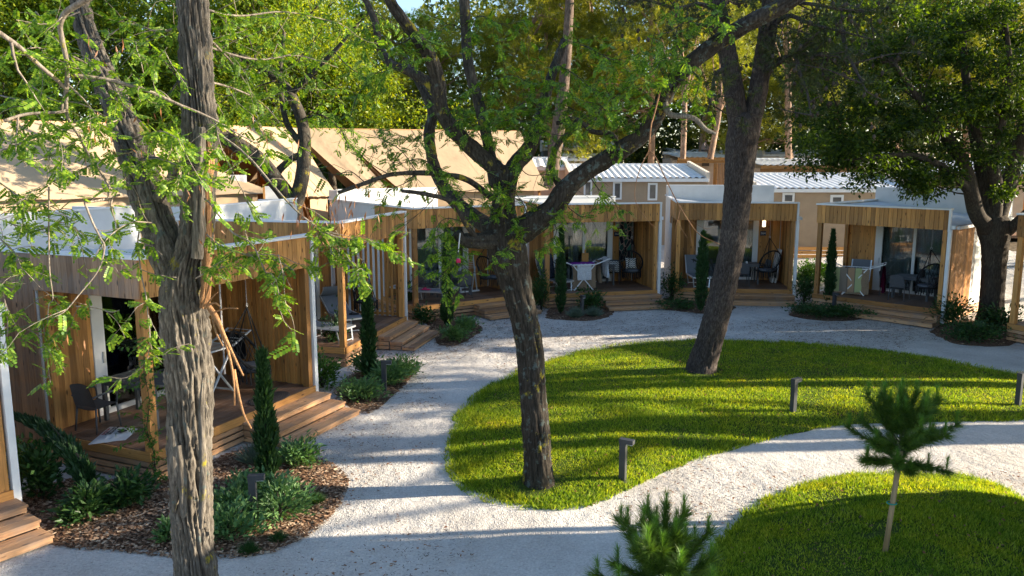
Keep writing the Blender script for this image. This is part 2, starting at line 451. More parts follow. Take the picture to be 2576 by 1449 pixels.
def chipmat():
    m, nt, out = new_mat('wood_chips')
    ge = N(nt, 'ShaderNodeNewGeometry')
    col = ramp(nt, ge.outputs['Random Per Island'], [(0, (.07, .035, .02)), (.45, (.19, .105, .06)), (.8, (.36, .235, .15)), (1, (.52, .40, .28))])
    pbsdf(nt, out, col, .9, 0, None, .15); return m
M['chips'] = chipmat()
# ================================================================== ground
def sstep(a, b, x):
    t = np.clip((np.asarray(x, float) - a) / (b - a), 0, 1); return t * t * (3 - 2 * t)
def gz(x, y):
    r = np.hypot(np.asarray(x, float) - 4, np.asarray(y, float) - 12)
    return sstep(19.5, 26, r) * 1.0 + sstep(26, 60, r) * 1.6
def coords(a, b, s, far):
    c = list(np.arange(a, b + 1e-6, s)); d = s; v = b
    while v < far: d *= 1.35; v += d; c.append(v)
    d = s; v = a; pre = []
    while v > -far: d *= 1.35; v -= d; pre.append(v)
    return np.array(pre[::-1] + c)
xs, ys = coords(-30, 36, .6, 700), coords(-4, 60, .6, 700)
XX, YY = np.meshgrid(xs, ys)
ZZ = gz(XX, YY) + .022 * fbm(np.stack([XX * .9, YY * .9, XX * 0], -1), 3)
nx, ny = len(xs), len(ys)
ii = (np.arange(ny - 1)[:, None] * nx + np.arange(nx - 1)[None]).ravel()
gf = np.stack([ii, ii + 1, ii + nx + 1, ii + nx], 1)
ground = mobj('ground', np.stack([XX, YY, ZZ], -1).reshape(-1, 3), gf, M['gravel'], smooth=True)
ground.data.materials.append(M['litter'])
fc = (XX + 0 * YY).ravel()[gf].mean(1), YY.ravel()[gf].mean(1)
_far = np.hypot(fc[0] - 4, fc[1] - 12) + 2 * vnoise(np.stack([fc[0] * .3, fc[1] * .3, fc[0] * 0], 1), 2) > 30
ground.data.polygons.foreach_set('material_index', _far.astype(np.int32))
tag(ground, 'pale gravel ground of the courtyard between the cabins', 'ground', kind='structure')

class Patch:
    """star-shaped patch of ground with a mound"""
    def __init__(s, pts, c, edge, dome, n=160):
        P = spline([(p[0], p[1], 0) for p in list(pts) + [pts[0]]], 14)[:-1, :2]
        s.c = np.array(c, float); s.edge = edge; s.dome = dome
        d = P - s.c; a = np.arctan2(d[:, 1], d[:, 0]); r = np.hypot(d[:, 0], d[:, 1])
        o = np.argsort(a); a, r = a[o], r[o]
        s.a = np.concatenate([a - 2 * pi, a, a + 2 * pi]); s.r = np.concatenate([r, r, r])
        s.lo, s.hi = P.min(0), P.max(0)
    def rho(s, x, y):
        dx, dy = np.asarray(x) - s.c[0], np.asarray(y) - s.c[1]
        return np.hypot(dx, dy) / np.interp(np.arctan2(dy, dx), s.a, s.r)
    def z(s, x, y):
        q = np.clip(s.rho(x, y), 0, 1)
        return gz(x, y) + s.edge * (1 - q ** 10) + s.dome * (1 - q ** 2) ** 1.0 + .012
    def mesh(s, name, mat, rings=26, n=150, wob=.05):
        th = np.linspace(-pi, pi, n, endpoint=False)
        R = np.interp(th, s.a, s.r) + wob * vnoise(np.stack([np.cos(th) * 9, np.sin(th) * 9, th * 0], -1), 5)
        q = np.concatenate([np.linspace(.04, .9, rings - 5), [.94, .965, .98, .992, 1.0]])
        X = s.c[0] + q[:, None] * R * np.cos(th); Y = s.c[1] + q[:, None] * R * np.sin(th)
        Q = np.repeat(q[:, None], n, 1)
        Z = gz(X, Y) + s.edge * (1 - Q ** 10) + s.dome * (1 - Q ** 2) + .004 - .03 * (Q > .999)
        V = np.stack([X, Y, Z], -1).reshape(-1, 3)
        V = np.concatenate([V, [[s.c[0], s.c[1], float(gz(*s.c)) + s.edge + s.dome + .004]]])
        i = np.arange(len(q) - 1)[:, None] * n; j = np.arange(n)[None]; k = (j + 1) % n
        F = np.stack([i + j, i + n + j, i + n + k, i + k], -1).reshape(-1, 4)
        jj = np.arange(n); T = np.stack([np.full(n, len(V) - 1), jj, (jj + 1) % n], 1)
        return mobj(name, V, [F, T], mat, smooth=True)
    def sample(s, n, dens=None, lim=1.0):
        out = []
        while sum(len(o) for o in out) < n:
            p = s.lo - .1 + (s.hi - s.lo + .2) * RNG.random((n * 2, 2))
            k = s.rho(p[:, 0], p[:, 1]) < lim
            if dens is not None: k &= RNG.random(len(p)) < dens(p[:, 0], p[:, 1])
            out.append(p[k])
        return np.concatenate(out)[:n]
lawn_a = Patch([(-.93, 12.43), (-1.05, 13.7), (-1.0, 15.09), (-.51, 17.02), (.81, 19.29), (2.96, 21.23), (5.72, 21.82), (8.74, 21.0), (11.03, 19.29), (12.1, 17.5),
                (11.6, 15.7), (10.03, 14.97), (8.56, 14.8), (6.61, 14.73), (4.82, 13.95), (2.71, 12.51), (1.25, 11.16), (.25, 11.0), (-.54, 11.55)], (3.6, 15.6), .05, .16)
lawn_b = Patch([(2.15, 8.2), (2.32, 9.1), (2.92, 10.1), (3.94, 11.26), (5.45, 12.05), (6.9, 12.1), (7.5, 11.6), (7.7, 10.3), (7.6, 8), (7.2, 5.4), (5.4, 4.4), (3.2, 5.2), (2.3, 6.8)], (5.1, 8.6), .05, .36)
la = lawn_a.mesh('lawn', M['lawnsoil']); tag(la, 'rounded lawn in the middle of the courtyard', 'lawn', kind='structure')
lb = lawn_b.mesh('lawn', M['lawnsoil']); tag(lb, 'mounded lawn in the lower right corner', 'lawn', kind='structure')
def blades(name, P, z, h, w, mat, lean=.5, jit=.4):
    n = len(P); a = RNG.random(n) * 2 * pi; b = RNG.random(n) * 2 * pi
    hh = h * (1 - jit / 2 + jit * RNG.random(n)); l = lean * RNG.random(n) * hh
    dx, dy = np.cos(a) * w / 2, np.sin(a) * w / 2
    base = np.stack([P[:, 0], P[:, 1], z - .01], 1)
    v0 = base + np.stack([dx, dy, dx * 0], 1); v1 = base - np.stack([dx, dy, dx * 0], 1)
    v2 = base + np.stack([np.cos(b) * l, np.sin(b) * l, hh], 1)
    V = np.stack([v0, v1, v2], 1).reshape(-1, 3)
    return mobj(name, V, np.arange(3 * n).reshape(-1, 3), mat)
BARE = [(.41, 11.65, .42), (4.32, 17.85, .5), (4.75, 9.5, .3)]     # thin grass round the trunks
def lawn_grass(patch, n, label, h):
    dens = lambda x, y: np.clip((11.5 / np.maximum(np.hypot(x, y), 5)) ** 1.6, .12, 1)
    P = patch.sample(n, dens, 1.012)
    for cx_, cy_, cr_ in BARE:
        dd = np.hypot(P[:, 0] - cx_, P[:, 1] - cy_) + .18 * fbm(np.stack([P[:, 0] * 3, P[:, 1] * 3, P[:, 0] * 0], 1), 17); P = P[(dd > cr_) | (RNG.random(len(P)) < .12)]
    P = P[(fbm(np.stack([P[:, 0] * .9, P[:, 1] * .9, P[:, 0] * 0], 1), 27) < .62) | (RNG.random(len(P)) < .45)]
    hv = h * (1 + .5 * fbm(np.stack([P[:, 0] * 1.3, P[:, 1] * 1.3, P[:, 0] * 0], 1), 8))
    n0 = len(P); o = blades('grass', P, patch.z(P[:, 0], P[:, 1]), hv, .014, M['grass'], 1.1, .9)
    tag(o, label, 'grass', kind='stuff')
    Q = patch.sample(n // 14, lambda x, y: (patch.rho(x, y) > .955) * (.2 + .8 * (fbm(np.stack([x * 2.2, y * 2.2, x * 0], 1), 15) > -.05)), 1.035)
    e = blades('grass', Q, np.minimum(patch.z(Q[:, 0], Q[:, 1]), gz(Q[:, 0], Q[:, 1]) + .06), .075 + 0 * Q[:, 0], .018, M['grass'], 1.4, .9)
    return tag(e, 'ragged longer grass along the edge of the ' + label.split(' of the ')[1], 'grass', kind='stuff')
lawn_grass(lawn_a, 190000, 'short bright grass of the middle lawn', .042)
lawn_grass(lawn_b, 150000, 'short grass of the mounded lawn in the lower right corner', .042)
# ---- mulch beds
def chips(name, patch, n, label, size=.05):
    P = patch.sample(n, None, 1.03); m = len(P)
    a = RNG.random(m) * pi; L = size * (.5 + RNG.random(m)); W = L * (.25 + .3 * RNG.random(m)); t = (RNG.random(m) - .5) * .9
    z = patch.z(P[:, 0], P[:, 1]) + .004 + .02 * RNG.random(m)
    ux = np.stack([np.cos(a), np.sin(a), t * .6], 1) * L[:, None] / 2; uy = np.stack([-np.sin(a), np.cos(a), (RNG.random(m) - .5) * .8], 1) * W[:, None] / 2
    c = np.stack([P[:, 0], P[:, 1], z], 1)
    V = np.stack([c - ux - uy, c + ux - uy, c + ux + uy, c - ux + uy], 1).reshape(-1, 3)
    return tag(mobj(name, V, np.arange(4 * m).reshape(-1, 4), M['chips']), label, 'wood chips', kind='stuff')
def bed(px, label, chlabel, n, dome=.03):
    P = [G(*p) for p in px]; c = sum(P, Vector()) / len(P)
    pt = Patch([(p.x, p.y) for p in P], (c.x, c.y), .015, dome)
    tag(pt.mesh('mulch_bed', M['soil'], 12, 90), label, 'mulch bed', kind='structure')
    chips('wood_chips', pt, n, chlabel); return pt
bed_near = bed([(105, 1362), (200, 1378), (330, 1388), (440, 1402), (590, 1402), (720, 1372), (815, 1310), (860, 1240), (862, 1200), (800, 1158), (700, 1135), (600, 1135), (540, 1160), (430, 1205), (330, 1228), (240, 1205), (150, 1215), (70, 1260)],
               'mulch bed below the nearest left cabin', 'brown wood chips covering the near left bed', 16000)
bed_two = bed([(880, 1035), (930, 1040), (985, 1000), (1035, 945), (1040, 920), (985, 915), (930, 925), (870, 955), (845, 985), (850, 1015)], 'mulch bed beside the lowest steps of the second left cabin', 'wood chips in the bed beside the second left cabin', 2500)
bed_thr = bed([(1100, 872), (1150, 872), (1200, 845), (1208, 820), (1150, 795), (1090, 795), (1060, 800), (1085, 830)], 'mulch bed with bright sage before the cabin behind the forked tree', 'wood chips around the bright sage plants', 1500)
bed_fou = bed([(1370, 800), (1420, 805), (1480, 806), (1535, 795), (1535, 775), (1460, 768), (1390, 772)], 'mulch bed with a lamp before cabin 363', 'wood chips in the bed before cabin 363', 900)
bed_fiv = bed([(1630, 770), (1700, 783), (1780, 790), (1850, 775), (1800, 755), (1700, 750), (1650, 755)], 'mulch bed behind the leaning pine trunk', 'wood chips behind the leaning pine trunk', 900)
bed_six = bed([(1985, 795), (2060, 808), (2150, 806), (2175, 790), (2110, 768), (2030, 765), (1990, 775)], 'planted bed left of the steps of the rightmost drying porch', 'wood chips left of the steps under the striped towel', 900)
bed_sev = bed([(2340, 835), (2400, 862), (2480, 872), (2545, 868), (2560, 840), (2500, 815), (2420, 805), (2370, 815)], 'planted bed at the foot of the dark broadleaf tree', 'wood chips at the foot of the dark broadleaf tree', 900)
# ---- needles and twigs lying on the gravel
def litter_field(name, n, x0, x1, y0, y1, L, W, mat, label):
    p = np.stack([x0 + (x1 - x0) * RNG.random(n * 3), y0 + (y1 - y0) * RNG.random(n * 3)], 1)
    d = fbm(np.stack([p[:, 0] * .35, p[:, 1] * .35, p[:, 0] * 0], 1), 21) + .25 * sstep(14, 24, p[:, 1])
    p = p[d + .5 * RNG.random(len(p)) > .32][:n]; m = len(p)
    a = RNG.random(m) * 2 * pi; l = L * (.4 + RNG.random(m)); w = W * (.6 + .8 * RNG.random(m))
    z = gz(p[:, 0], p[:, 1]) + .03 + .004 * RNG.random(m)
    u = np.stack([np.cos(a) * l / 2, np.sin(a) * l / 2, .008 * (RNG.random(m) - .5)], 1); v = np.stack([-np.sin(a) * w / 2, np.cos(a) * w / 2, a * 0], 1)
    c = np.stack([p[:, 0], p[:, 1], z], 1)
    V = np.stack([c - u - v, c + u - v * .4, c + u + v * .4, c - u + v], 1).reshape(-1, 3)
    return tag(mobj(name, V, np.arange(4 * m).reshape(-1, 4), mat), label, 'litter', kind='stuff')
M['needle'] = soilmat('dry_needles', (.03, .022, .016), (.07, .05, .035), (.12, .085, .06), 3)
litter_field('pine_needles', 15000, -4, 15, 15.5, 27, .12, .014, M['needle'], 'dry pine needles strewn over the gravel before the cabins')
litter_field('bark_crumbs', 9000, -5, 12, 7.5, 17, .035, .010, M['needle'], 'dark crumbs and needles strewn over the near gravel path')
litter_field('fallen_leaves', 4200, -5, 12, 6.5, 25, .05, .03, M['pod'], 'small dry leaves scattered over the gravel')
# ---- pale path behind the cabins and litter under the wood
def slab(name, pts, mat, label, dz=.02):
    V = [(x, y, float(gz(x, y)) + dz) for x, y in pts]
    return tag(mobj(name, V, np.array([list(range(len(V)))]), mat), label, 'path', kind='structure')
slab('service_path', [(8, 34.6), (13, 32.6), (20, 31), (22, 33), (15, 35.6), (9, 37)], M['paving'], 'grey paved path passing behind the cabins')

def lawn_litter(patch, n, label):
    P = patch.sample(n, None, .99); m = len(P); a = RNG.random(m) * 6.28
    fv, ff = np.zeros((0, 3)), None
    c = np.stack([P[:, 0], P[:, 1], patch.z(P[:, 0], P[:, 1]) + .035], 1); u = np.stack([np.cos(a), np.sin(a), (RNG.random(m) - .5)], 1) * .03; v = np.stack([-np.sin(a), np.cos(a), (RNG.random(m) - .5)], 1) * .014
    return tag(mobj('fallen_leaves', np.stack([c - u, c + v, c + u, c - v], 1).reshape(-1, 3), np.arange(4 * m).reshape(-1, 4), M['pod']), label, 'litter', kind='stuff')
lawn_litter(lawn_a, 900, 'few dry leaves lying on the middle lawn'); lawn_litter(lawn_b, 260, 'few dry leaves lying on the mounded lawn')
# ================================================================== timber cabins round the courtyard
CW, ZD, ZF, ZT, PD = 4.1, .5, 2.93, 3.58, 2.3
CAB = {}
def corrugated(parent, name, x0, x1, y0, y1, za, zb, mat, pitch=.16, amp=.022, along='x'):
    """sheet falling from x0 (za) to x1 (zb); ribs run down the slope"""
    n = int((y1 - y0) / pitch) * 4
    ys_ = np.linspace(y0, y1, n + 1); k = np.arange(n + 1) % 4
    dz = np.where((k == 1) | (k == 2), amp, 0.0)
    V = []
    for x, z in ((x0, za), (x1, zb)):
        V.append(np.stack([np.full(n + 1, x), ys_, z + dz], 1))
    V = np.concatenate(V); i = np.arange(n)
    F = np.stack([i, i + n + 1, i + n + 2, i + 1], 1)
    if along == 'y': V = V[:, [1, 0, 2]]; F = F[:, ::-1]
    return mobj(name, V, F, mat, parent)
def text_part(parent, txt, size, loc, rot, mat):
    c = bpy.data.curves.new('number', 'FONT'); c.body = txt; c.size = size; c.align_x = 'CENTER'; c.align_y = 'CENTER'; c.extrude = .002
    c.materials.append(mat)
    f = bpy.data.objects.new('number', c); COL.objects.link(f); bpy.context.view_layer.update()
    me = bpy.data.meshes.new_from_object(f); bpy.data.objects.remove(f)
    return link('number', me, parent, loc, rot)
M['plaque'] = plain('navy_plaque', (.012, .02, .06), .4)
M['digits'] = plain('white_digits', (.7, .72, .75), .5)
def lampmat():
    m, nt, out = new_mat('lamp_glow'); e = N(nt, 'ShaderNodeEmission', ins={'Color': (1, .62, .32, 1), 'Strength': 1.6}); nt.links.new(e.outputs[0], out.inputs[0]); return m
M['lampon'] = lampmat()
def cabin(key, label, L, R, steps=3, step_w=1.9, depth=6.5, number=None, lamp=None, slats='solid', left_clad=0.0, right_out=False, zoff=0.0, box_y=4.6, box_h=.42, glaze=(.95, 3.25), curtains=((.0, .5), (.62, 1.0))):
    L = Vector((L[0], L[1], zoff)); d = Vector((R[0], R[1], zoff)) - L; rz = atan2(d.y, d.x)
    t = thing('timber_cabin', label, 'cabin', L, rz, 'timber cabins round the courtyard')
    CAB[key] = t
    rr = random.Random(key)
    W = CW
    # deck boards run along the front
    nb = 16; bw = PD / nb
    for i in range(nb):
        box('deck_board', t, .02, W - .02, i * bw + .003, (i + 1) * bw - .003, ZD - .028, ZD + rr.uniform(-.001, .001), M['deckX'])
    box('deck_rim_board', t, 0, W, -.035, 0, ZD - .15, ZD - .002, M['woodX'])
    box('deck_rim_board', t, -.035, -.001, 0, PD, ZD - .15, ZD - .002, M['woodY'])
    # skirting boards with open joints
    for i in range(3):
        z0 = .03 + i * .113
        box('skirting_board', t, 0, W, -.03 + rr.uniform(-.003, .003), -.006, z0, z0 + .082, M['stepX'])
        box('skirting_board', t, -.03, -.006, -.0, depth * (1 if left_clad else .6), z0, z0 + .082, M['stepY'])
        if right_out: box('skirting_board', t, W + .05, W + .075, .12, depth, z0, z0 + .082, M['stepY'])
    for x in (.1, W * .33, W * .66, W - .1):
        box('deck_stump', t, x - .045, x + .045, .02, .11, -.03, ZD - .03, M['stepZ'])
    # steps at the right end
    sx1 = W + .02; sx0 = sx1 - step_w; rise = ZD / (steps + 1)
    for i in range(steps):
        z = ZD - rise * (i + 1); y1 = -.04 - .34 * i; y0 = y1 - .34
        xs0 = sx0 - (.0 if steps == 3 else -.0)
        box('tread', t, xs0, sx1, y0 - .02, y0 + .158, z - .036, z, M['stepX'])
        box('tread', t, xs0, sx1, y0 + .166, y1 - .001, z - .036, z + .001, M['stepX'])
        box('riser', t, xs0 + .012, sx1 - .012, y0 + .004, y0 + .028, max(.02, z - rise + .018), z - .04, M['stepX'])
        zb = .03
        while zb < z - .05:
            for xa in (xs0 + .01, sx1 - .034):
                box('step_cheek', t, xa, xa + .024, y0 + .03, y1 - .002, zb, min(zb + .09, z - .034), M['stepY'])
            zb += .108
    # posts
    box('corner_post', t, .01, .15, .01, .15, ZD - .09, ZF, M['woodZ'])
    box('back_post', t, .01, .13, PD - .16, PD - .03, ZD, ZF, M['woodZ'])
    box('front_post', t, W - .15, W - .03, .01, .15, ZD - .15, ZF, M['woodZ'])
    # white metal corner
    box('corner_pipe', t, W + .002, W + .10, -.03, .07, .06, ZF + .02, M['white'])
    box('fascia_trim', t, W + .002, W + .065, -.065, .03, ZF - .05, ZT - .04, M['white'])
    box('gutter_box', t, W + .07, W + .17, .02, .16, ZF + .03, ZF + .14, M['white'])
    # fascia boards
    n = 30; fw = W / n
    for i in range(n):
        box('fascia_board', t, i * fw + .005, (i + 1) * fw - .005, -.03 + rr.uniform(-.003, .002), 0, ZF, ZT - .05, M['woodZ'])
    ml = max(left_clad, PD + .6); nl = int(ml / .137)
    for i in range(nl):
        y = i * .137
        lo = ZF if y < PD - .1 else ZD - .15
        if left_clad == 0 and y > PD - .1: lo = ZF - .3
        box('side_board', t, -.03 + rr.uniform(-.003, .002), -.002, y + .002, y + .135, lo, ZT - .05, M['woodZ' if key not in 'AB' else 'cladZ'])
    # caps and parapet
    box('front_cap', t, -.05, W + .07, -.07, .12, ZT - .048, ZT, M['white'])
    box('side_cap', t, -.05, .1, .121, depth, ZT - .048, ZT - .001, M['white'])
    # porch ceiling, roof, rear box
    box('porch_ceiling', t, .0, W, .002, PD + .1, ZF + .03, ZF + .06, M['woodX'])
    box('front_backing', t, 0, W, .003, .06, ZF + .07, ZT - .06, M['woodX'])
    box('side_backing', t, .001, .06, .07, depth, ZF + .07, ZT - .06, M['wwall'])
    corrugated(t, 'roof_sheet', .06, W + .16, .06, depth, ZT - .10, ZF + .12, M['roof'])
    box('eave_gutter', t, W + .17, W + .25, .2, depth, ZF + .02, ZF + .11, M['white'])
    rb = box('rear_parapet', t, .0, W + .1, box_y, box_y + .14, ZF, ZT + box_h, M['wwall'])
    box('parapet_cap', t, -.02, W + .12, box_y - .02, box_y + .16, ZT + box_h + .001, ZT + box_h + .03, M['white'])
    box('parapet_return', t, W * .0, .14, box_y + .15, depth, ZT - .04, ZT + box_h - .02, M['wwall'])
    box('parapet_return', t, W - .04, W + .1, box_y + .15, depth, ZF, ZT + box_h - .02, M['wwall'])
    # body walls
    box('side_wall', t, .0, .1, PD, depth, ZD - .2, ZF + .07, M['wwall'])
    box('side_wall', t, W - .06, W + .045, PD + .02, depth, .1, ZF + .1, M['wwall'])
    box('rear_wall', t, .0, W, depth - .1, depth, .1, ZT, M['wwall'])
    box('floor_slab', t, .05, W - .05, PD, depth - .1, ZD - .14, ZD - .04, M['deckX'])
    box('room_divider', t, .11, W - .07, PD + 2.6, PD + 2.65, ZD, ZF, M['inner'])
    # right porch wall
    if slats == 'solid':
        nsl = 16
        box('wall_backing', t, W - .025, W, .16, PD - .02, ZD - .15, ZF, M['woodZ'])
        for i in range(nsl):
            y = .17 + i * (PD - .2) / nsl
            box('wall_slat', t, W - .055, W - .026, y, y + .072, ZD, ZF, M['woodZ'])
        if right_out:
            for i in range(24):
                y = .12 + i * (PD + .2) / 24
                box('wall_slat', t, W + .003, W + .045, y, y + .055, ZD - .14, ZF - .01, M['woodZ'])
    else:
        for i in range(13):
            y = .2 + i * (PD - .24) / 13
            box('wall_slat', t, W - .06, W - .012, y, y + .065, ZD, ZF, M['woodZ'])
        box('slat_rail', t, W - .011, W - .001, .16, PD, ZD + .02, ZD + .1, M['woodY'])
        box('slat_rail', t, W - .011, W - .001, .16, PD, ZF - .12, ZF - .04, M['woodY'])
    # back wall of the porch
    gx0, gx1 = glaze
    x = .1; i = 0
    while x < gx0 - .02:
        x2 = min(x + .128, gx0 - .003); box('wall_board', t, x, x2 - .003, PD, PD + .03, ZD, ZF, M['woodZ']); x = x2
    x = gx1
    while x < W - .06:
        x2 = min(x + .128, W - .06); box('wall_board', t, x + .003, x2, PD, PD + .03, ZD, ZF, M['woodZ']); x = x2
    for xa, xb in ((gx0, gx0 + .24), (gx1 - .2, gx1)):
        box('door_jamb', t, xa, xb, PD - .02, PD + .06, ZD + .001, ZF + .02, M['white'])
    box('door_sill', t, gx0 + .241, gx1 - .201, PD - .015, PD + .06, ZD + .001, ZD + .10, M['white'])
    box('door_head', t, gx0 + .241, gx1 - .201, PD - .015, PD + .06, ZF - .14, ZF + .02, M['white'])
    a, b = gx0 + .242, gx1 - .202; mid = (a + b) / 2
    box('door_stile', t, mid - .05, mid + .05, PD - .01, PD + .055, ZD + .101, ZF - .141, M['white'])
    for p, q in ((a, mid - .051), (mid + .051, b)):
        g = box('door_pane', t, p, q, PD + .02, PD + .026, ZD + .102, ZF - .142, M['glass'])
        g['label'] = 'reflecting glass pane of the sliding door'
    h = box('door_handle', t, gx0 + .16, gx0 + .185, PD - .06, PD - .021, ZD + .95, ZD + 1.15, M['alu'])
    # curtains
    for c0, c1 in curtains:
        xa, xb = a + c0 * (b - a), a + c1 * (b - a)
        m = 60; u = np.linspace(0, 1, m); X = xa + (xb - xa) * u; Y = PD + .18 + .045 * np.sin(u * (xb - xa) * 42 + rr.random() * 6) + .02 * np.sin(u * 17)
        V = np.concatenate([np.stack([X, Y, np.full(m, ZD + .05)], 1), np.stack([X, Y * .3 + (PD + .18) * .7, np.full(m, ZF - .05)], 1)])
        k = np.arange(m - 1); mobj('curtain', V, np.stack([k, k + 1, k + m + 1, k + m], 1), M['curtain'], t, True)
    if number:
        pl = box('number_plaque', t, gx1 + .06, gx1 + .28, PD - .022, PD - .002, 2.2, 2.37, M['plaque'])
        text_part(pl, number, .12, (0, -.013, 0), (pi / 2, 0, 0), M['digits'])
        pl['label'] = 'navy plaque with white number ' + number
    if lamp is not None:
        lb_ = box('wall_lamp', t, gx1 + .1, gx1 + .24, PD - .1, PD - .002, 2.52, 2.84, M['white'])
        if lamp: 
            sh = rbox('lamp_shade', lb_, .10, .04, .26, (0, -.065, 0), (0, 0, 0), M['lampon']); lb_['label'] = 'lit warm wall lamp'
    return t
def CL(key, x, y, z=None):
    t = CAB[key]; c, s = cos(t.rotation_euler.z), sin(t.rotation_euler.z)
    return Vector((t.location.x + c * x - s * y, t.location.y + s * x + c * y, (ZD + .003) if z is None else z))
def CR(key, a=0.0): return CAB[key].rotation_euler.z + a
cabin('A', 'timber cabin cut off at the left edge, only white corner and steps showing', (-9.3, 7.1), (-6.93, 10.45), 3, 1.9, 5.0)
cabin('B', 'nearest left timber cabin with hanging chair and open corner porch', (-5.62, 11.85), (-4.0, 15.65), 3, 2.15, 6.5, None, False, 'solid', 5.6, curtains=((.27, .5), (.5, .7)))
cabin('C', 'left timber cabin with two loungers and open slat wall, behind the nearest one', (-4.07, 18.9), (-3.07, 23.1), 3, 2.2, 4.6, None, False, 'open', 4.4, box_y=3.4, box_h=.3)
cabin('D', 'timber cabin half hidden behind the forked locust trunk', (-3.05, 24.45), (.52, 26.75), 3, 2.0, 7.3, None, False, 'solid', 0, box_y=6.4, box_h=.34, curtains=((0, .48), (.54, 1)))
cabin('E', 'timber cabin numbered 363 with towels drying on its porch', (1.14, 26.8), (5.17, 27.75), 3, 2.2, 6.0, '363', False, 'solid', 0, box_h=-.02, curtains=((.2, .5), (.54, 1)))
cabin('F', 'timber cabin numbered 364 behind the leaning pine, wall lamp lit', (5.85, 28.25), (9.9, 27.75), 2, 2.55, 6.0, '364', True, 'solid', 0, curtains=((.86, 1.0),))
cabin('H', 'right timber cabin with striped towel rack and corrugated grey roof', (10.35, 26.95), (13.1, 24.05), 2, 2.55, 6.0, None, None, 'solid', 0, True, glaze=(1.05, 3.6), curtains=((0, .44), (.53, 1)))
cabin('I', 'timber cabin cut off at the right edge, one corner post showing', (13.95, 21.9), (15.6, 18.2), 2, 2.0, 5.0)
cabin('J', 'timber cabin outside the frame right of the mounded lawn', (8.15, 11.0), (8.15, 6.9), 2, 2.0, 5.0, zoff=.85, box_h=-.05)
box('added_plinth', CAB['J'], -.1, CW + .1, -.1, 5.1, -.9, -.0, M['wwall'])  # added plinth: the unseen cabin is raised to lengthen its shadow
# ================================================================== trees
def ring_tube(P, R, seg, amp, fth, fs, seed, flare=0.0, holes=None):
    """dense tube with ridged bark as real relief"""
    P = np.asarray(P, float); T, Nn, B = frames(P)
    n = len(P); a = np.linspace(0, 2 * pi, seg, endpoint=False)
    s = np.concatenate([[0], np.cumsum(np.linalg.norm(np.diff(P, axis=0), axis=1))])
    A, S = np.meshgrid(a, s)
    tw = S * .35
    q = np.stack([np.cos(A + tw) * fth, np.sin(A + tw) * fth, S * fs], -1)
    f1 = fbm(q, seed, 3); ridge = 1 - np.abs(f1) * 2.2
    f2 = vnoise(np.stack([np.cos(A) * 1.3, np.sin(A) * 1.3, S * 1.1], -1), seed + 9)
    crack = np.clip(np.abs(vnoise(np.stack([np.cos(A + tw) * fth * .8, np.sin(A + tw) * fth * .8, S * fs * 6.5 + 2 * f1], -1), seed + 6)) * 4, 0, 1)
    RR = R[:, None] * (1 + .09 * f2) + amp * ridge * (.6 + .4 * crack) + amp * .5 * vnoise(q * [2.7, 2.7, 5], seed + 4)
    V = P[:, None] + RR[..., None] * (np.cos(A)[..., None] * Nn[:, None] + np.sin(A)[..., None] * B[:, None])
    V = V.reshape(-1, 3); i = np.arange(n - 1)[:, None] * seg; j = np.arange(seg)[None]; k = (j + 1) % seg
    F = np.stack([i + j, i + k, i + seg + k, i + seg + j], -1).reshape(-1, 4)
    V = np.concatenate([V, P[-1:]]); jj = np.arange(seg)
    C = np.stack([np.full(seg, n * seg), (n - 1) * seg + jj, (n - 1) * seg + (jj + 1) % seg], 1)
    return V, [F, C]
def limb(pix, seg=14, step=None, amp=.012, fth=5, fs=1.3, seed=0, Y=None):
    """pix: (px, py, width_px, depth) -> ridged limb in the world"""
    P = np.array([tuple(AT(a, b, y)) for a, b, w, y in pix]); R = np.array([w * y / FPX / 2 for a, b, w, y in pix])
    L = np.linalg.norm(np.diff(P, axis=0), axis=1).mean(); n = max(3, int(L / (step or .05)))
    Q = spline(P, n); r = np.clip(spline(np.stack([R, R * 0, R * 0], 1), n)[:, 0], .003, None)
    return ring_tube(Q, r, seg, amp, fth, fs, seed)
def merge(parts):
    V = []; F3 = []; F4 = []; n = 0
    for v, f in parts:
        V.append(v)
        for g in (f if isinstance(f, list) else [f]):
            (F4 if g.shape[1] == 4 else F3).append(g + n)
        n += len(v)
    out = []
    if F4: out.append(np.concatenate(F4))
    if F3: out.append(np.concatenate(F3))
    return np.concatenate(V), out
def local(V, loc): return np.asarray(V) - np.array(tuple(loc))
def unit(v): return v / (np.linalg.norm(v, axis=-1, keepdims=True) + 1e-9)
def expand(TV, TF, pos, X, Z, scale):
    """copies of a template, baked into one mesh"""
    X = unit(X); Z = unit(Z - X * (X * Z).sum(-1, keepdims=True)); Y = np.cross(Z, X)
    TV = np.asarray(TV, float); k = len(TV); n = len(pos)
    s = np.asarray(scale, float).reshape(-1, 1, 1)
    V = pos[:, None] + s * (TV[None, :, :1] * X[:, None] + TV[None, :, 1:2] * Y[:, None] + TV[None, :, 2:] * Z[:, None])
    F = (np.asarray(TF)[None] + (np.arange(n) * k)[:, None, None]).reshape(-1, np.asarray(TF).shape[1])
    return V.reshape(-1, 3), F
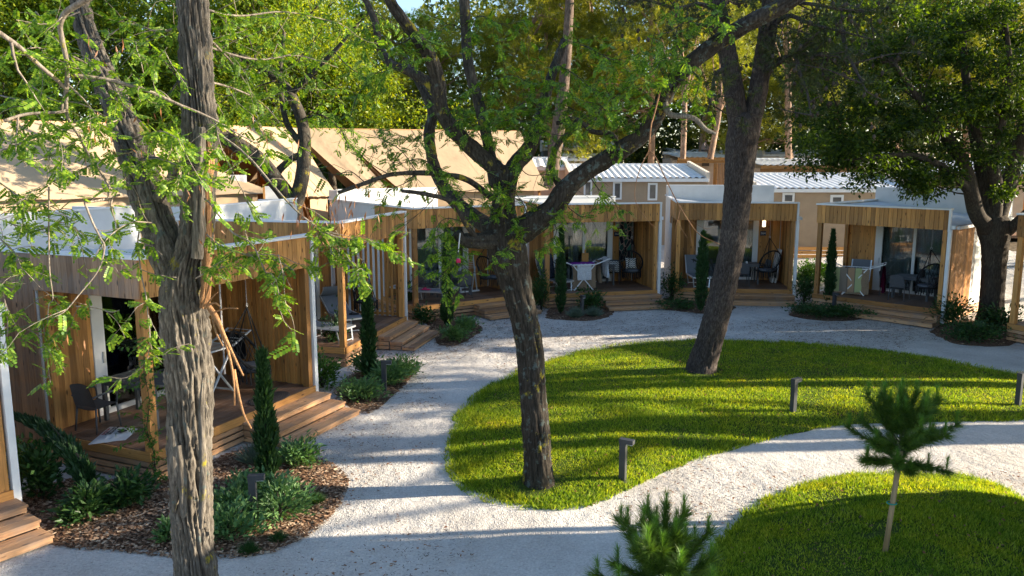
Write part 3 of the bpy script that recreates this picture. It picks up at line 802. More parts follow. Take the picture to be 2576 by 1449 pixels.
# templates
LEAF_V = [(0, 0, 0), (.45, .26, .05), (1, 0, -.08), (.45, -.26, .05)]; LEAF_F = [[0, 3, 2, 1]]
def pinnate(pairs=6, wid=.085, llen=.2, six=False):
    V, F = [], []
    for i in range(pairs * 2 + 1):
        if i == pairs * 2: bx, ang = .9, 0.0
        else: bx, ang = .16 + .76 * (i // 2) / pairs, (1 if i % 2 else -1) * 1.25
        c, s = cos(ang), sin(ang); dz = -.10 * (bx - .2) ** 2; l = llen * (1.0 - .25 * abs(bx - .5))
        pts = [(0, 0), (.28, wid / llen * .8), (.7, wid / llen * .85), (1, 0), (.7, -wid / llen * .85), (.28, -wid / llen * .8)] if six else [(0, 0), (.5, wid / llen), (1, 0), (.5, -wid / llen)]
        b = len(V)
        for u, w in pts:
            u *= l; w *= l; V.append((bx + c * u - s * w, s * u + c * w, dz - .03 * abs(ang) * u / l + (.012 if w > 0 else -.012)))
        F.append([b + k for k in range(len(pts))])
    V += [(0, .006, 0), (1, .003, -.1), (1, -.003, -.1), (0, -.006, 0)]
    F.append([len(V) - 4, len(V) - 3, len(V) - 2, len(V) - 1] + ([len(V) - 1] * 2 if six else []))
    return np.array(V), F
PV6, PF6 = pinnate(6, .085, .24, True); PF6q = [f for f in PF6[:-1]]
PV4, PF4 = pinnate(5, .10, .27, False)
class Spray:
    """twigs with leaves along them"""
    def __init__(s, seed): s.r = np.random.default_rng(seed); s.tw = []; s.pos = []; s.dir = []; s.up = []; s.sz = []
    def twig(s, P, r0, r1, seg=5):
        P = np.asarray(P); R = np.linspace(r0, r1, len(P)); s.tw.append(tube(P, R, seg))
    def leaves_on(s, P, per_m, size, spread=1.0, droop=.35):
        P = np.asarray(P); d = np.diff(P, axis=0); L = np.linalg.norm(d, axis=1); n = max(1, int(L.sum() * per_m))
        t = np.sort(s.r.random(n)) * L.sum(); c = np.concatenate([[0], np.cumsum(L)])
        i = np.clip(np.searchsorted(c, t) - 1, 0, len(d) - 1); f = ((t - c[i]) / (L[i] + 1e-9))[:, None]
        p = P[i] + d[i] * f; tdir = unit(d[i])
        rnd = s.r.normal(size=(n, 3)); rnd[:, 2] *= .6
        dr = unit(tdir * .5 + unit(rnd) * spread); dr[:, 2] -= droop
        s.pos.append(p); s.dir.append(unit(dr)); up = s.r.normal(size=(n, 3)) * .45; up[:, 2] += 1; s.up.append(up)
        s.sz.append(size * (.7 + .6 * s.r.random(n)))
    def branch(s, P, r0, r1, sub_every=.22, sub_len=.45, per_m=12, size=.2, start=.15, droop=.25, main_leaves=.5, wig=.12):
        P = np.asarray(P, float); s.twig(P, r0, r1)
        d = np.diff(P, axis=0); L = np.linalg.norm(d, axis=1); tot = L.sum(); c = np.concatenate([[0], np.cumsum(L)])
        if main_leaves: s.leaves_on(P[int(len(P) * start):], per_m * main_leaves, size)
        t = start * tot
        while t < tot:
            i = min(np.searchsorted(c, t) - 1, len(d) - 1); i = max(i, 0); p = P[i] + d[i] * ((t - c[i]) / (L[i] + 1e-9))
            v = unit(unit(d[i]) * .5 + unit(s.r.normal(size=3)) * .9); l = sub_len * (.4 + .9 * s.r.random()); k = 5
            Q = [p]
            for _ in range(k):
                v = unit(v + s.r.normal(size=3) * .22 + np.array([0, 0, -droop * .5])); Q.append(Q[-1] + v * l / k)
            s.twig(Q, max(r1, .004), .0022, 3); s.leaves_on(Q, per_m, size)
            t += sub_every * (.5 + s.r.random())
    def twig_mesh(s): return merge(s.tw)
    def leaf_mesh(s, TV, TF):
        pos = np.concatenate(s.pos); return expand(TV, TF, pos, np.concatenate(s.dir), np.concatenate(s.up), np.concatenate(s.sz))

# ------------------------------------------------------------ generic crowns (shared meshes)
def grow(seed, H, spread, trunk_h, r0, levels=3, kids=(7, 5, 4), up=.35, lens=(.34, .2, .11), lean=.08):
    rg = np.random.default_rng(seed); tubes = []; ends = []; mids = []
    def seg(p, v, l, r, lev):
        k = 5 if lev else 8; P = [p]; q = p
        for i in range(k):
            v = unit(v + rg.normal(size=3) * (.16 if lev else lean) + np.array([0, 0, .05 * lev]))
            q = q + v * l / k; P.append(q)
        r1 = r * (.45 if lev else .4); R = np.linspace(r, r1, k + 1)
        tubes.append(tube(P, R, 8 if lev == 0 else (5 if lev == 1 else 3)))
        if lev >= levels: ends.append(q); return
        for c in range(kids[lev]):
            t = (.35 + .65 * (c + rg.random()) / kids[lev]) if lev else (trunk_h + (1 - trunk_h) * (c + .5 * rg.random()) / kids[lev])
            i = min(int(t * k), k - 1); b = np.array(P[i]) + (np.array(P[i + 1]) - P[i]) * (t * k - i)
            a = rg.random() * 2 * pi + c * 2.4; h = np.array([cos(a), sin(a), 0]) * spread
            w = unit(h + np.array([0, 0, up + (.5 * t if lev == 0 else 0)]) + (v * .7 if lev else 0))
            seg(b, w, H * lens[lev] * (1.15 - .35 * (t if lev == 0 else .3)) * (.75 + .5 * rg.random()), r1 * (.75 if lev == 0 else .62) * 1.0, lev + 1)
        ends.append(q)
    seg(np.zeros(3), np.array([0, 0, 1.0]), H * .82, r0, 0)
    return merge(tubes), np.array(ends)
def clump_leaves(seed, ends, n, rad, size, TV=LEAF_V, TF=LEAF_F, flat=.7, vary=.35):
    rg = np.random.default_rng(seed); k = len(ends)
    w = .4 + rg.random(k); w /= w.sum(); idx = rg.choice(k, n, p=w)
    r = rad * (.6 + .8 * rg.random(k))[idx]
    o = unit(rg.normal(size=(n, 3))) * (r * rg.random(n) ** .55)[:, None]; o[:, 2] *= flat
    d = unit(o + rg.normal(size=(n, 3)) * rad * .6); d[:, 2] -= .25
    up = rg.normal(size=(n, 3)) * .6; up[:, 2] += .9
    return expand(TV, TF, ends[idx] + o, d, up, size * (1 - vary + 2 * vary * rg.random(n)))
TUFT_V, TUFT_F = [], []
_tr = np.random.default_rng(4)
for i in range(11):
    a = i * 2.4; e = .25 + .9 * _tr.random(); dx = np.array([cos(e), sin(e) * cos(a), sin(e) * sin(a)]); w = np.array([0, -sin(a), cos(a)]) * .035
    b = len(TUFT_V); TUFT_V += [tuple(w), tuple(-w), tuple(dx)]; TUFT_F.append([b, b + 1, b + 2])
FINE_V, FINE_F = [], []
for i in range(18):
    a = i * 2.4; e = .2 + .75 * _tr.random(); dx = np.array([cos(e), sin(e) * cos(a), sin(e) * sin(a)]) * (.8 + .3 * _tr.random()); w = np.array([0, -sin(a), cos(a)]) * .02
    b = len(FINE_V); FINE_V += [tuple(w), tuple(-w), tuple(dx)]; FINE_F.append([b, b + 1, b + 2])
def broad_variant(seed, H, n, size, rad, mat, bark=None, trunk_h=.32, spread=1.0, up=.35, r0=None):
    (tv, tf), ends = grow(seed, H, spread, trunk_h, r0 or H * .018, 3, (8, 4, 3), up)
    fv, ff = clump_leaves(seed + 1, ends, n, rad, size)
    return mk_mesh('trunk', tv, tf, bark or M['barktree'], True), mk_mesh('crown', fv, ff, mat)
def pine_variant(seed, H, n, size, rad, trunk_h=.5, mat=None, bark=None):
    (tv, tf), ends = grow(seed, H, 1.3, trunk_h, H * .016, 3, (13, 5, 3), .15, (.27, .13, .06), .05)
    fv, ff = clump_leaves(seed + 1, ends, n, rad, size, TUFT_V, TUFT_F, .6)
    return mk_mesh('trunk', tv, tf, bark or M['barkred'], True), mk_mesh('crown', fv, ff, mat or M['pine'])
BV = [broad_variant(s, 13, 24000, .18, 1.0, M['broad'], None, .12 + .04 * i) for i, s in enumerate((31, 47, 59))]
DV = [broad_variant(s, 12, 14000, .16, 1.05, M['locust'], M['barklimb'], .3) for s in (71, 83)]
PVV = [pine_variant(s, 15, 5600, .34, .75, .22 + .1 * i) for i, s in enumerate((101, 113, 127))]
def put_tree(name, label, cat, var, x, y, s=1.0, rz=0.0, group=None, sz=None):
    t = thing(name, label, cat, (x, y, float(gz(x, y)) - .05), rz, group)
    for nm, me in zip(('trunk', 'crown'), var):
        o = link(nm, me, t); o.scale = (s, s, sz or s)
    return t
# ================================================================== wood behind the cabins and trees right of the frame
def fx(px, Y): return (px - CX) / FPX * Y
fr = random.Random(5)
GB, GP = 'sunlit broadleaf trees behind the tents', 'pines behind the cabins'
for i, (px, Y, s, lab) in enumerate([
    (-150, 37, 1.0, 'yellow-green broadleaf tree at the far left edge behind the tents'),
    (60, 38, 1.05, 'sunlit broadleaf tree above the leftmost tent roof'),
    (250, 41, 1.0, 'broadleaf tree behind the grey limb of the broken trunk'),
    (400, 39, 1.1, 'sunlit broadleaf tree just left of the broken grey trunk'),
    (585, 40, 1.0, 'bright broadleaf tree just right of the broken grey trunk'),
    (715, 38, 1.05, 'glowing yellow broadleaf tree above the middle tent'),
    (850, 39, 1.0, 'brightest yellow-green broadleaf tree left of the forked locust'),
    (-30, 46, 1.2, 'tall broadleaf tree in the second row at the left edge'),
    (320, 48, 1.25, 'tall broadleaf tree in the second row behind the limb'),
    (640, 47, 1.15, 'tall broadleaf tree in the second row behind the middle tent'),
    (905, 44, .78, 'low broadleaf tree beside the gap of sky')]):
    put_tree('broadleaf_tree', lab, 'tree', BV[i % 3], fx(px, Y), Y, s * .95, fr.random() * 6.3, GB)
for i, (px, Y, s, lab) in enumerate([
    (1010, 52, .72, 'low Aleppo pine under the gap of blue sky'),
    (1130, 50, .9, 'yellow-green pine behind the canvas tent ridge'),
    (1250, 51, 1.0, 'bright pine rising behind the forked locust'),
    (1390, 50, 1.05, 'pine with bright crown right of the canvas tent'),
    (1520, 53, 1.1, 'pine above the low grey roofs, left of the leaning pine'),
    (1640, 52, 1.1, 'pine behind the big curved limb of the forked locust'),
    (1745, 58, 1.15, 'slim pine just left of the leaning pine trunk'),
    (1985, 55, 1.1, 'tall pine with straight reddish trunk right of the leaning pine'),
    (2110, 62, 1.2, 'far pine behind the left side of the dark crown'),
    (2260, 60, 1.15, 'far pine behind the middle of the dark crown'),
    (2420, 63, 1.2, 'far pine behind the right side of the dark crown'),
    (2570, 58, 1.2, 'far pine at the right edge behind the dark crown'),
    (1880, 66, 1.2, 'far pine seen through the fork of the leaning pine')]):
    put_tree('pine_tree', lab, 'tree', PVV[i % 3], fx(px, Y), Y, s, fr.random() * 6.3, GP)
# bare lower trunks that show below the crowns
def pole_tree(pix, lab, seed, mat='barkred'):
    b = AT(*pix[0][:2], pix[0][3]); z0 = float(gz(b.x, b.y)); t = thing('bare_pine', lab, 'tree', (b.x, b.y, z0), 0, 'bare trunks of the far pines')
    V, F = limb([(p[0], p[1], p[2], p[3]) for p in pix], 10, .3, .01, 4, 1.2, seed)
    mobj('trunk', local(V, t.location), F, M[mat], t, True)
    ends = np.array([tuple(AT(pix[-1][0] + dx, pix[-1][1] + dy, pix[-1][3] + dd) - t.location) for dx, dy, dd in ((-60, -50, 1), (50, -70, -1), (0, -110, 0), (-30, -150, .5), (60, -160, -.5), (-80, -120, -1), (90, -110, 1))])
    fv, ff = clump_leaves(seed, ends, 900, 1.3, .36, TUFT_V, TUFT_F, .6); mobj('crown', fv, ff, M['pine'], t)
    [mobj("branch", *tube([tuple(AT(pix[-2][0], pix[-2][1], pix[-2][3]) - t.location), tuple(e)], [.05, .015], 4), M[mat], t) for e in ends]
pole_tree([(1984, 400, 17, 50), (1983, 330, 17, 50), (1982, 200, 15, 50), (1981, 80, 12, 50)], 'straight reddish pine trunk standing right of the leaning pine', 301)
pole_tree([(1786, 400, 16, 46), (1795, 355, 14, 46), (1808, 290, 12, 46), (1812, 200, 10, 46)], 'curved reddish trunk just left of the leaning pine', 302)
pole_tree([(1718, 400, 14, 44), (1720, 340, 14, 44), (1722, 250, 12, 44), (1715, 140, 10, 44)], 'greyish straight trunk above the long ribbed roof', 303)
pole_tree([(1385, 470, 34, 33), (1395, 390, 32, 33), (1408, 300, 30, 33), (1420, 200, 26, 33), (1430, 60, 22, 33), (1436, -120, 18, 33), (1440, -300, 12, 33)], 'thick brown pine trunk rising behind the forked locust', 304, 'barkbrown')
pole_tree([(2068, 400, 12, 56), (2066, 330, 12, 56), (2064, 240, 10, 56)], 'thin trunk at the left edge of the dark crown', 305)
# far wood: one mass closing the view
rg = np.random.default_rng(77); nW = 200000
wx = rg.uniform(-58, 62, nW); wy = rg.uniform(66, 84, nW)
top = 19 + 3 * fbm(np.stack([wx * .12, wx * 0, wx * 0], 1), 5) - 6.5 * np.exp(-((wx + 9.5) / 5.0) ** 2)
wz = gz(wx, wy) + .3 + rg.random(nW) ** 1.6 * top
keep = fbm(np.stack([wx * .28, wy * .28, wz * .28], 1), 6) > -.36
pos = np.stack([wx, wy, wz], 1)[keep]; m_ = len(pos)
fv, ff = expand(LEAF_V, LEAF_F, pos, rg.normal(size=(m_, 3)), rg.normal(size=(m_, 3)) + [0, 0, .6], .52 * (.6 + .8 * rg.random(m_)))
wood_ = mobj('far_wood', fv, ff, M['woodleaf']); tag(wood_, 'dense far wood closing the view behind all the roofs', 'wood', kind='stuff')
# shade-giving trees that stand just right of the picture
HP = [pine_variant(s_, 19, 2600, .36, .8, .37, None, M['barkpine']) for s_ in (201, 215)]
for i, (x, y, s, v, lab) in enumerate([
    (17.0, 15.1, 1.0, HP[0], 'high-crowned pine right of the frame, nearest to the lawn edge'),
    (21.0, 14.85, 1.05, HP[1], 'high-crowned pine right of the frame, second from the lawn edge'),
    (22.0, 18.6, 1.0, HP[0], 'high-crowned pine right of the frame behind the edge cabin'),
    (26.5, 18.3, 1.1, HP[1], 'high-crowned pine far right of the frame behind the edge cabin'),
    (30.5, 17.2, 1.1, HP[0], 'high-crowned pine farthest right of the frame'),
    (25.5, 24.6, .75, BV[0], 'low broad tree right of the frame behind the edge cabin'),
    (23.0, 28.2, .85, BV[2], 'broad tree right of the frame behind the dark crown'),
    (29, 32, .9, BV[0], 'broad tree far right of the frame beyond the cabins')]):
    put_tree('shade_tree', lab, 'tree', v, x, y, s, i * 1.3, 'trees standing right of the picture')
# ================================================================== the five near trees
def px_path(pts, y0, y1, n=5):
    k = len(pts); return spline([tuple(AT(a, b, y0 + (y1 - y0) * i / (k - 1))) for i, (a, b) in enumerate(pts)], n)
# ---- broken locust in front
Y1 = 8.0
base = G(497, 1654, 0)
t1 = thing('broken_locust', 'tall grey locust with split broken trunk, nearest to the viewer', 'tree', (fx(497, Y1), Y1, 0))
tr = [(500, 1690, 122, Y1), (496, 1560, 108, Y1), (492, 1449, 98, Y1), (482, 1340, 92, Y1), (478, 1200, 98, Y1), (478, 1080, 100, Y1), (478, 950, 104, Y1), (470, 850, 108, Y1), (462, 760, 104, Y1), (466, 690, 96, Y1), (486, 620, 70, Y1), (498, 540, 68, Y1), (502, 440, 66, Y1), (502, 330, 74, Y1), (497, 240, 66, Y1), (490, 130, 62, Y1), (484, 20, 58, Y1), (478, -120, 54, Y1), (470, -330, 40, Y1)]
V, F = limb(tr, 120, .02, .036, 5.6, 1.3, 12)
mobj('trunk', local(V, t1.location), F, M['barkgrey'], t1, True)
lb1 = [(462, 745, 70, Y1), (432, 660, 84, Y1 + .05), (400, 570, 78, Y1 + .12), (372, 490, 78, Y1 + .2), (345, 405, 74, Y1 + .3), (318, 330, 66, Y1 + .4), (285, 250, 56, Y1 + .5), (250, 170, 50, Y1 + .6), (215, 70, 38, Y1 + .7), (196, -20, 30, Y1 + .8), (170, -150, 20, Y1 + .9)]
V, F = limb(lb1, 72, .022, .028, 5, 1.3, 25)
mobj('limb', local(V, t1.location), F, M['barkgrey'], t1, True)
V, F = limb([(395, 500, 26, Y1 + .1), (425, 460, 24, Y1 + .05), (437, 430, 24, Y1), (425, 415, 22, Y1), (395, 405, 20, Y1 + .1), (350, 400, 20, Y1 + .3)], 16, .03, .008, 4, 1, 26)
mobj('limb', local(V, t1.location), F, M['barkgrey'], t1, True)
# bare split wood on the right flank
for pts, sd in (([(516, 775, 22, 7.84), (519, 700, 22, 7.86), (518, 640, 18, 7.87), (521, 560, 16, 7.88), (520, 470, 20, 7.88), (524, 400, 24, 7.88), (519, 350, 10, 7.9)], 31),
                ([(497, 650, 24, 7.84), (502, 570, 27, 7.84), (503, 480, 26, 7.85), (505, 400, 25, 7.86), (506, 320, 18, 7.88)], 32)):
    V, F = limb(pts, 26, .02, .016, 3.4, 1.2, sd); mobj('split_wood', local(V, t1.location), F, M['splinter' if sd == 31 else 'deadwood'], t1, True)
for i, (pts) in enumerate([[(440, 1290, 10, 7.8), (441, 1180, 34, 7.72), (436, 1110, 20, 7.72), (430, 1072, 6, 7.7)], [(462, 1300, 12, 7.74), (458, 1200, 26, 7.72), (448, 1120, 12, 7.7)], [(505, 1330, 8, 7.75), (511, 1200, 18, 7.745), (507, 1050, 15, 7.75), (513, 950, 5, 7.76)]]):
    V, F = limb(pts, 14, .03, .01, 3, .7, 40 + i); mobj('bark_flake', local(V, t1.location), F, M['barkgrey'], t1, True)
mb = MB()
sh = [([(520, 765), (545, 800), (566, 850), (590, 900), (612, 945)], 14, 4), ([(525, 775), (555, 830), (578, 900), (588, 960), (590, 1020)], 10, 3), ([(588, 930), (598, 985), (612, 1040), (632, 1078)], 9, 4), ([(535, 800), (545, 840), (560, 870)], 7, 2),
      ([(510, 770), (520, 740), (535, 700)], 5, 1), ([(515, 775), (532, 750), (548, 735)], 5, 1), ([(530, 790), (565, 776), (598, 776)], 4, 2), ([(512, 765), (523, 730), (528, 690)], 6, 1), ([(516, 770), (540, 762), (552, 770)], 6, 2), ([(505, 760), (514, 720), (516, 690)], 5, 1)]
for pts, w0, w1 in sh:
    P = px_path(pts, 7.72, 7.5, 5); R = np.linspace(w0, w1, len(P)) * 7.6 / FPX / 2
    V, F = ring_tube(P, R, 8, .004, 2.5, .8, 50); mb.add(V - np.array(tuple(t1.location)), F)
mb.build('broken_branch', M['splinter'], t1, True)
S1 = Spray(5)
def s1(pts, y0, y1, r0=.014, r1=.004, **k): S1.branch(px_path(pts, y0, y1), r0, r1, **k)
bare = dict(sub_every=.5, sub_len=.5, per_m=15, size=.135, main_leaves=.12, start=.2)
lush = dict(sub_every=.15, sub_len=.42, per_m=22, size=.125, main_leaves=.8, start=.05)
s1([(250, -20), (197, 10), (167, 30), (152, 60), (157, 100), (170, 167), (167, 233), (167, 273), (173, 300), (200, 343), (217, 377), (247, 423), (283, 480)], 6.6, 7.2, .028, .010, **bare)
s1([(-20, 70), (45, 115), (100, 165), (145, 203), (168, 225)], 6.4, 6.9, .02, .016, **bare)
s1([(10, 304), (67, 287), (150, 282), (168, 275)], 6.6, 7.0, .015, .012, **bare)
s1([(170, 188), (267, 200), (333, 217), (383, 233), (450, 263), (500, 283), (550, 307), (600, 337), (640, 358)], 7.0, 7.4, .02, .006, **bare)
s1([(213, 510), (233, 560), (253, 600), (263, 623), (247, 680), (200, 740), (163, 783), (130, 800)], 6.6, 6.3, .010, .004, **dict(bare, per_m=12))
s1([(300, 490), (255, 503), (213, 510)], 7.2, 6.6, .012, .01, **bare)
s1([(123, 470), (123, 520), (123, 600), (125, 683), (133, 750), (123, 767), (120, 817), (117, 883), (127, 963)], 6.9, 6.9, .008, .003, **dict(lush, start=.55))
s1([(20, 830), (67, 820), (117, 803), (150, 815), (175, 850)], 6.9, 6.9, .006, .003, **lush)
s1([(0, 700), (12, 760), (20, 830), (8, 880)], 6.8, 6.8, .006, .003, **lush)
s1([(350, 583), (347, 620), (357, 697), (367, 743), (373, 800), (377, 850), (367, 910), (317, 950), (260, 945)], 7.2, 6.9, .008, .003, **dict(lush, sub_every=.2))
s1([(190, 770), (240, 775), (280, 785), (300, 780)], 6.9, 6.8, .006, .003, **dict(lush, sub_len=.3))
s1([(515, 500), (533, 517), (583, 583), (633, 613), (667, 683), (693, 727), (712, 745)], 7.4, 6.6, .010, .003, **dict(lush, start=.35))
s1([(493, 700), (530, 680), (567, 670), (617, 643), (665, 650), (700, 657), (740, 680)], 7.5, 6.8, .008, .003, **dict(lush, sub_len=.36))
s1([(520, 590), (560, 620), (620, 640), (690, 640)], 7.5, 6.9, .008, .003, **dict(lush, sub_len=.3))
s1([(700, 640), (712, 690), (718, 760), (735, 800), (742, 850), (727, 880)], 6.7, 6.7, .004, .002, sub_every=9, main_leaves=.15, per_m=6, size=.18)
s1([(540, 330), (620, 390), (690, 470), (745, 530), (800, 570), (850, 590)], 7.6, 6.9, .012, .005, **dict(bare, per_m=14, sub_every=.3))
s1([(760, 545), (830, 590), (900, 605), (960, 615), (1015, 650)], 6.9, 6.8, .006, .003, **dict(lush, sub_len=.4))
s1([(830, 590), (870, 640), (900, 690), (935, 730)], 6.9, 6.8, .005, .003, **dict(lush, sub_len=.36))
s1([(780, 560), (800, 600), (795, 660), (790, 700)], 6.9, 6.9, .004, .002, **dict(lush, sub_len=.25))
s1([(540, 300), (560, 380), (620, 500), (640, 545)], 7.6, 7.2, .006, .003, **dict(lush, sub_every=.3))
for pts in ([(300, 300), (230, 330), (150, 380), (60, 420)], [(340, 380), (260, 400), (180, 440), (100, 470), (30, 520)], [(250, 180), (180, 140), (90, 120), (10, 140)], [(330, 350), (400, 330), (450, 350)], [(200, 30), (120, 60), (40, 50)],
            [(280, 250), (360, 190), (420, 120)], [(20, 560), (90, 580), (160, 560), (210, 590)], [(60, 200), (130, 250), (200, 260), (280, 300)], [(0, 380), (80, 350), (150, 330)], [(410, 480), (460, 440), (540, 460)], [(0, 240), (60, 260), (120, 320)],
            [(345, 405), (400, 400), (460, 420)], [(380, 560), (330, 560), (280, 590), (240, 640)], [(0, 460), (60, 500), (130, 520), (190, 560)], [(90, 30), (150, 110), (220, 200)], [(0, 600), (40, 640), (60, 700)]):
    s1(pts, 7.6, 6.7, .008, .003, **dict(lush, sub_every=.2, sub_len=.5))
for pts in ([(480, 100), (560, 130), (650, 150), (750, 140), (850, 170)], [(490, 200), (580, 220), (660, 260), (720, 330)], [(500, 20), (600, 40), (720, 30), (860, 60)], [(470, 60), (400, 80), (330, 60), (270, 90)], [(520, 90), (600, 180), (640, 280)]):
    s1(pts, 8.0, 9.4, .014, .004, **dict(lush, sub_every=.2, sub_len=.8, per_m=11))
tv, tf = S1.twig_mesh(); mobj('twigs', local(tv, t1.location), tf, M['twig'], t1, True)
lv, lf = S1.leaf_mesh(PV6, PF6q); mobj('crown', local(lv, t1.location), lf, M['locust'], t1)
# dry pods
pr_ = np.random.default_rng(3); pp = []
for px, py, Y, n in ((640, 340, 7.4, 14), (480, 460, 7.6, 10), (370, 300, 7.4, 10), (220, 330, 7.0, 10), (530, 560, 7.3, 8), (780, 530, 6.9, 34), (835, 575, 6.9, 30), (870, 510, 6.9, 20), (160, 880, 6.2, 6), (1060, 480, 11, 10), (400, 370, 7.4, 14), (250, 110, 7, 8)):
    c = np.array(tuple(AT(px, py, Y))); pp.append(c + pr_.normal(size=(n, 3)) * [.12, .12, .10])
pp = np.concatenate(pp); dn = pr_.normal(size=pp.shape) * .3 - [0, 0, 1]
pv, pf = expand([(0, 0, 0), (.5, .09, .02), (1, 0, 0), (.5, -.09, .02)], LEAF_F, pp, dn, pr_.normal(size=pp.shape), .09)
mobj('seed_pods', local(pv, t1.location), pf, M['pod'], t1)['kind'] = 'stuff'

# ---- forked locust in the middle
Y2 = 11.7
t2 = thing('forked_locust', 'forked locust with lichen-spotted trunk standing on the middle lawn', 'tree', (fx(1355, Y2), Y2, 0))
V, F = limb([(1358, 1270, 125, Y2), (1357, 1235, 92, Y2), (1354, 1195, 76, Y2), (1352, 1150, 70, Y2), (1346, 1050, 69, Y2), (1338, 950, 66, Y2), (1332, 870, 64, Y2), (1318, 800, 64, Y2), (1302, 740, 70, Y2), (1288, 680, 82, Y2), (1276, 630, 92, Y2), (1268, 590, 90, Y2), (1266, 540, 62, Y2), (1268, 490, 50, Y2), (1272, 440, 56, Y2), (1274, 415, 44, Y2)], 72, .035, .022, 4, 1.2, 61)
mobj('trunk', local(V, t2.location), F, M['barkdark'], t2, True)
LIMBS = [
    [(1272, 450, 46, Y2), (1235, 415, 40, Y2), (1190, 375, 38, Y2), (1140, 325, 36, Y2 - .1), (1108, 270, 34, Y2 - .2), (1103, 215, 32, Y2 - .3), (1085, 150, 30, Y2 - .4), (1045, 90, 27, Y2 - .5), (1005, 40, 24, Y2 - .6), (970, -20, 22, Y2 - .7), (930, -120, 14, Y2 - .8)],
    [(1102, 240, 26, Y2 - .2), (1075, 205, 26, Y2 - .1), (1030, 180, 22, Y2), (985, 160, 20, Y2 + .1), (955, 120, 18, Y2 + .2), (945, 60, 16, Y2 + .2), (920, 0, 14, Y2 + .3), (890, -60, 10, Y2 + .3)],
    [(1274, 450, 44, Y2), (1300, 410, 40, Y2 + .1), (1330, 375, 36, Y2 + .3), (1350, 320, 30, Y2 + .5), (1362, 280, 26, Y2 + .7), (1385, 200, 20, Y2 + .9), (1420, 100, 14, Y2 + 1.1)],
    [(1285, 600, 62, Y2 - .05), (1330, 570, 60, Y2 - .1), (1385, 530, 52, Y2 - .2), (1420, 480, 48, Y2 - .3), (1470, 435, 44, Y2 - .35), (1550, 385, 42, Y2 - .45), (1620, 335, 42, Y2 - .55), (1660, 275, 40, Y2 - .65), (1682, 220, 40, Y2 - .7), (1730, 165, 38, Y2 - .8), (1800, 110, 38, Y2 - .9), (1880, 60, 36, Y2 - 1), (1960, 20, 34, Y2 - 1.1), (2040, -30, 30, Y2 - 1.2), (2150, -110, 22, Y2 - 1.3)],
    [(1255, 600, 46, Y2 - .1), (1210, 605, 40, Y2 - .25), (1165, 603, 32, Y2 - .35), (1150, 585, 24, Y2 - .4)],
    [(1260, 580, 44, Y2 + .1), (1215, 560, 40, Y2 + .3), (1170, 530, 36, Y2 + .5), (1130, 490, 30, Y2 + .8), (1100, 440, 26, Y2 + 1.0), (1085, 390, 24, Y2 + 1.1), (1080, 330, 24, Y2 + 1.2), (1088, 280, 20, Y2 + 1.2), (1060, 220, 18, Y2 + 1.3), (1020, 150, 14, Y2 + 1.4)],
    [(1245, 470, 30, Y2 + .1), (1235, 400, 28, Y2 + .2), (1222, 330, 26, Y2 + .3), (1205, 260, 26, Y2 + .4), (1180, 170, 26, Y2 + .4), (1172, 80, 24, Y2 + .5), (1168, 0, 24, Y2 + .5), (1165, -90, 18, Y2 + .6)],
    [(1240, 500, 16, Y2), (1180, 455, 14, Y2 - .2), (1120, 440, 13, Y2 - .4), (1050, 435, 12, Y2 - .6), (980, 440, 11, Y2 - .8), (920, 460, 10, Y2 - 1), (850, 485, 8, Y2 - 1.1)],
    [(1420, 490, 16, Y2 - .3), (1390, 430, 14, Y2), (1400, 370, 13, Y2 + .2), (1440, 330, 12, Y2 + .4), (1500, 300, 9, Y2 + .6)],
    [(1560, 385, 14, Y2 - .4), (1540, 340, 12, Y2 - .3), (1490, 330, 11, Y2 - .1), (1450, 300, 10, Y2), (1400, 310, 8, Y2 + .1)],
    [(1200, 600, 14, Y2 - .3), (1170, 560, 12, Y2 - .5), (1140, 510, 11, Y2 - .6), (1080, 490, 10, Y2 - .7), (1010, 480, 8, Y2 - .8)]]
for i, pts in enumerate(LIMBS):
    w = max(p[2] for p in pts)
    V, F = limb(pts, 36 if w > 35 else 16, .04, .016 if w > 30 else .006, 4, 1.2, 70 + i)
    mobj('limb', local(V, t2.location), F, M['barkdark' if i in (3,) else 'barklimb'], t2, True)
V, F = limb([(1670, 245, 16, 11), (1676, 275, 15, 10.9), (1690, 290, 14, 10.85), (1722, 292, 13, 10.8), (1750, 300, 12, 10.8), (1775, 325, 11, 10.8), (1800, 337, 7, 10.8)], 12, .04, .003, 4, 1, 90)
o = mobj('dead_limb', local(V, t2.location), F, M['deadwood'], t2, True); o['label'] = 'bleached bare dead limb'
S2 = Spray(15)
dt = [([(1668, 200), (1645, 290), (1638, 315), (1634, 376), (1648, 393), (1677, 455), (1704, 509), (1730, 552), (1760, 590), (1812, 615)], .012, .004), ([(1634, 376), (1612, 420), (1598, 470), (1600, 510), (1625, 550), (1650, 575)], .007, .002), ([(1704, 509), (1720, 530), (1780, 520)], .004, .0015),
      ([(1712, 515), (1708, 560), (1730, 600)], .004, .0015), ([(1735, 560), (1738, 600), (1752, 640)], .003, .001), ([(1690, 480), (1695, 540), (1715, 575)], .003, .001), ([(1730, 552), (1775, 575), (1800, 570)], .003, .001), ([(1715, 520), (1700, 570), (1698, 620)], .003, .001)]
mb = MB()
for pts, a, b in dt:
    P = px_path(pts, 10.6, 10.3, 4); V, F = tube(P, np.linspace(a, b, len(P)), 5); mb.add(V - np.array(tuple(t2.location)), F)
o = mb.build('dead_twig', M['deadtwig'], t2, True); o['label'] = 'bare reddish dead twig hanging from the big limb'
def s2(pts, y0, y1, r0=.014, r1=.004, **k): S2.branch(px_path(pts, y0, y1), r0, r1, **k)
l2 = dict(sub_every=.13, sub_len=.6, per_m=23, size=.13, main_leaves=.7, start=.05)
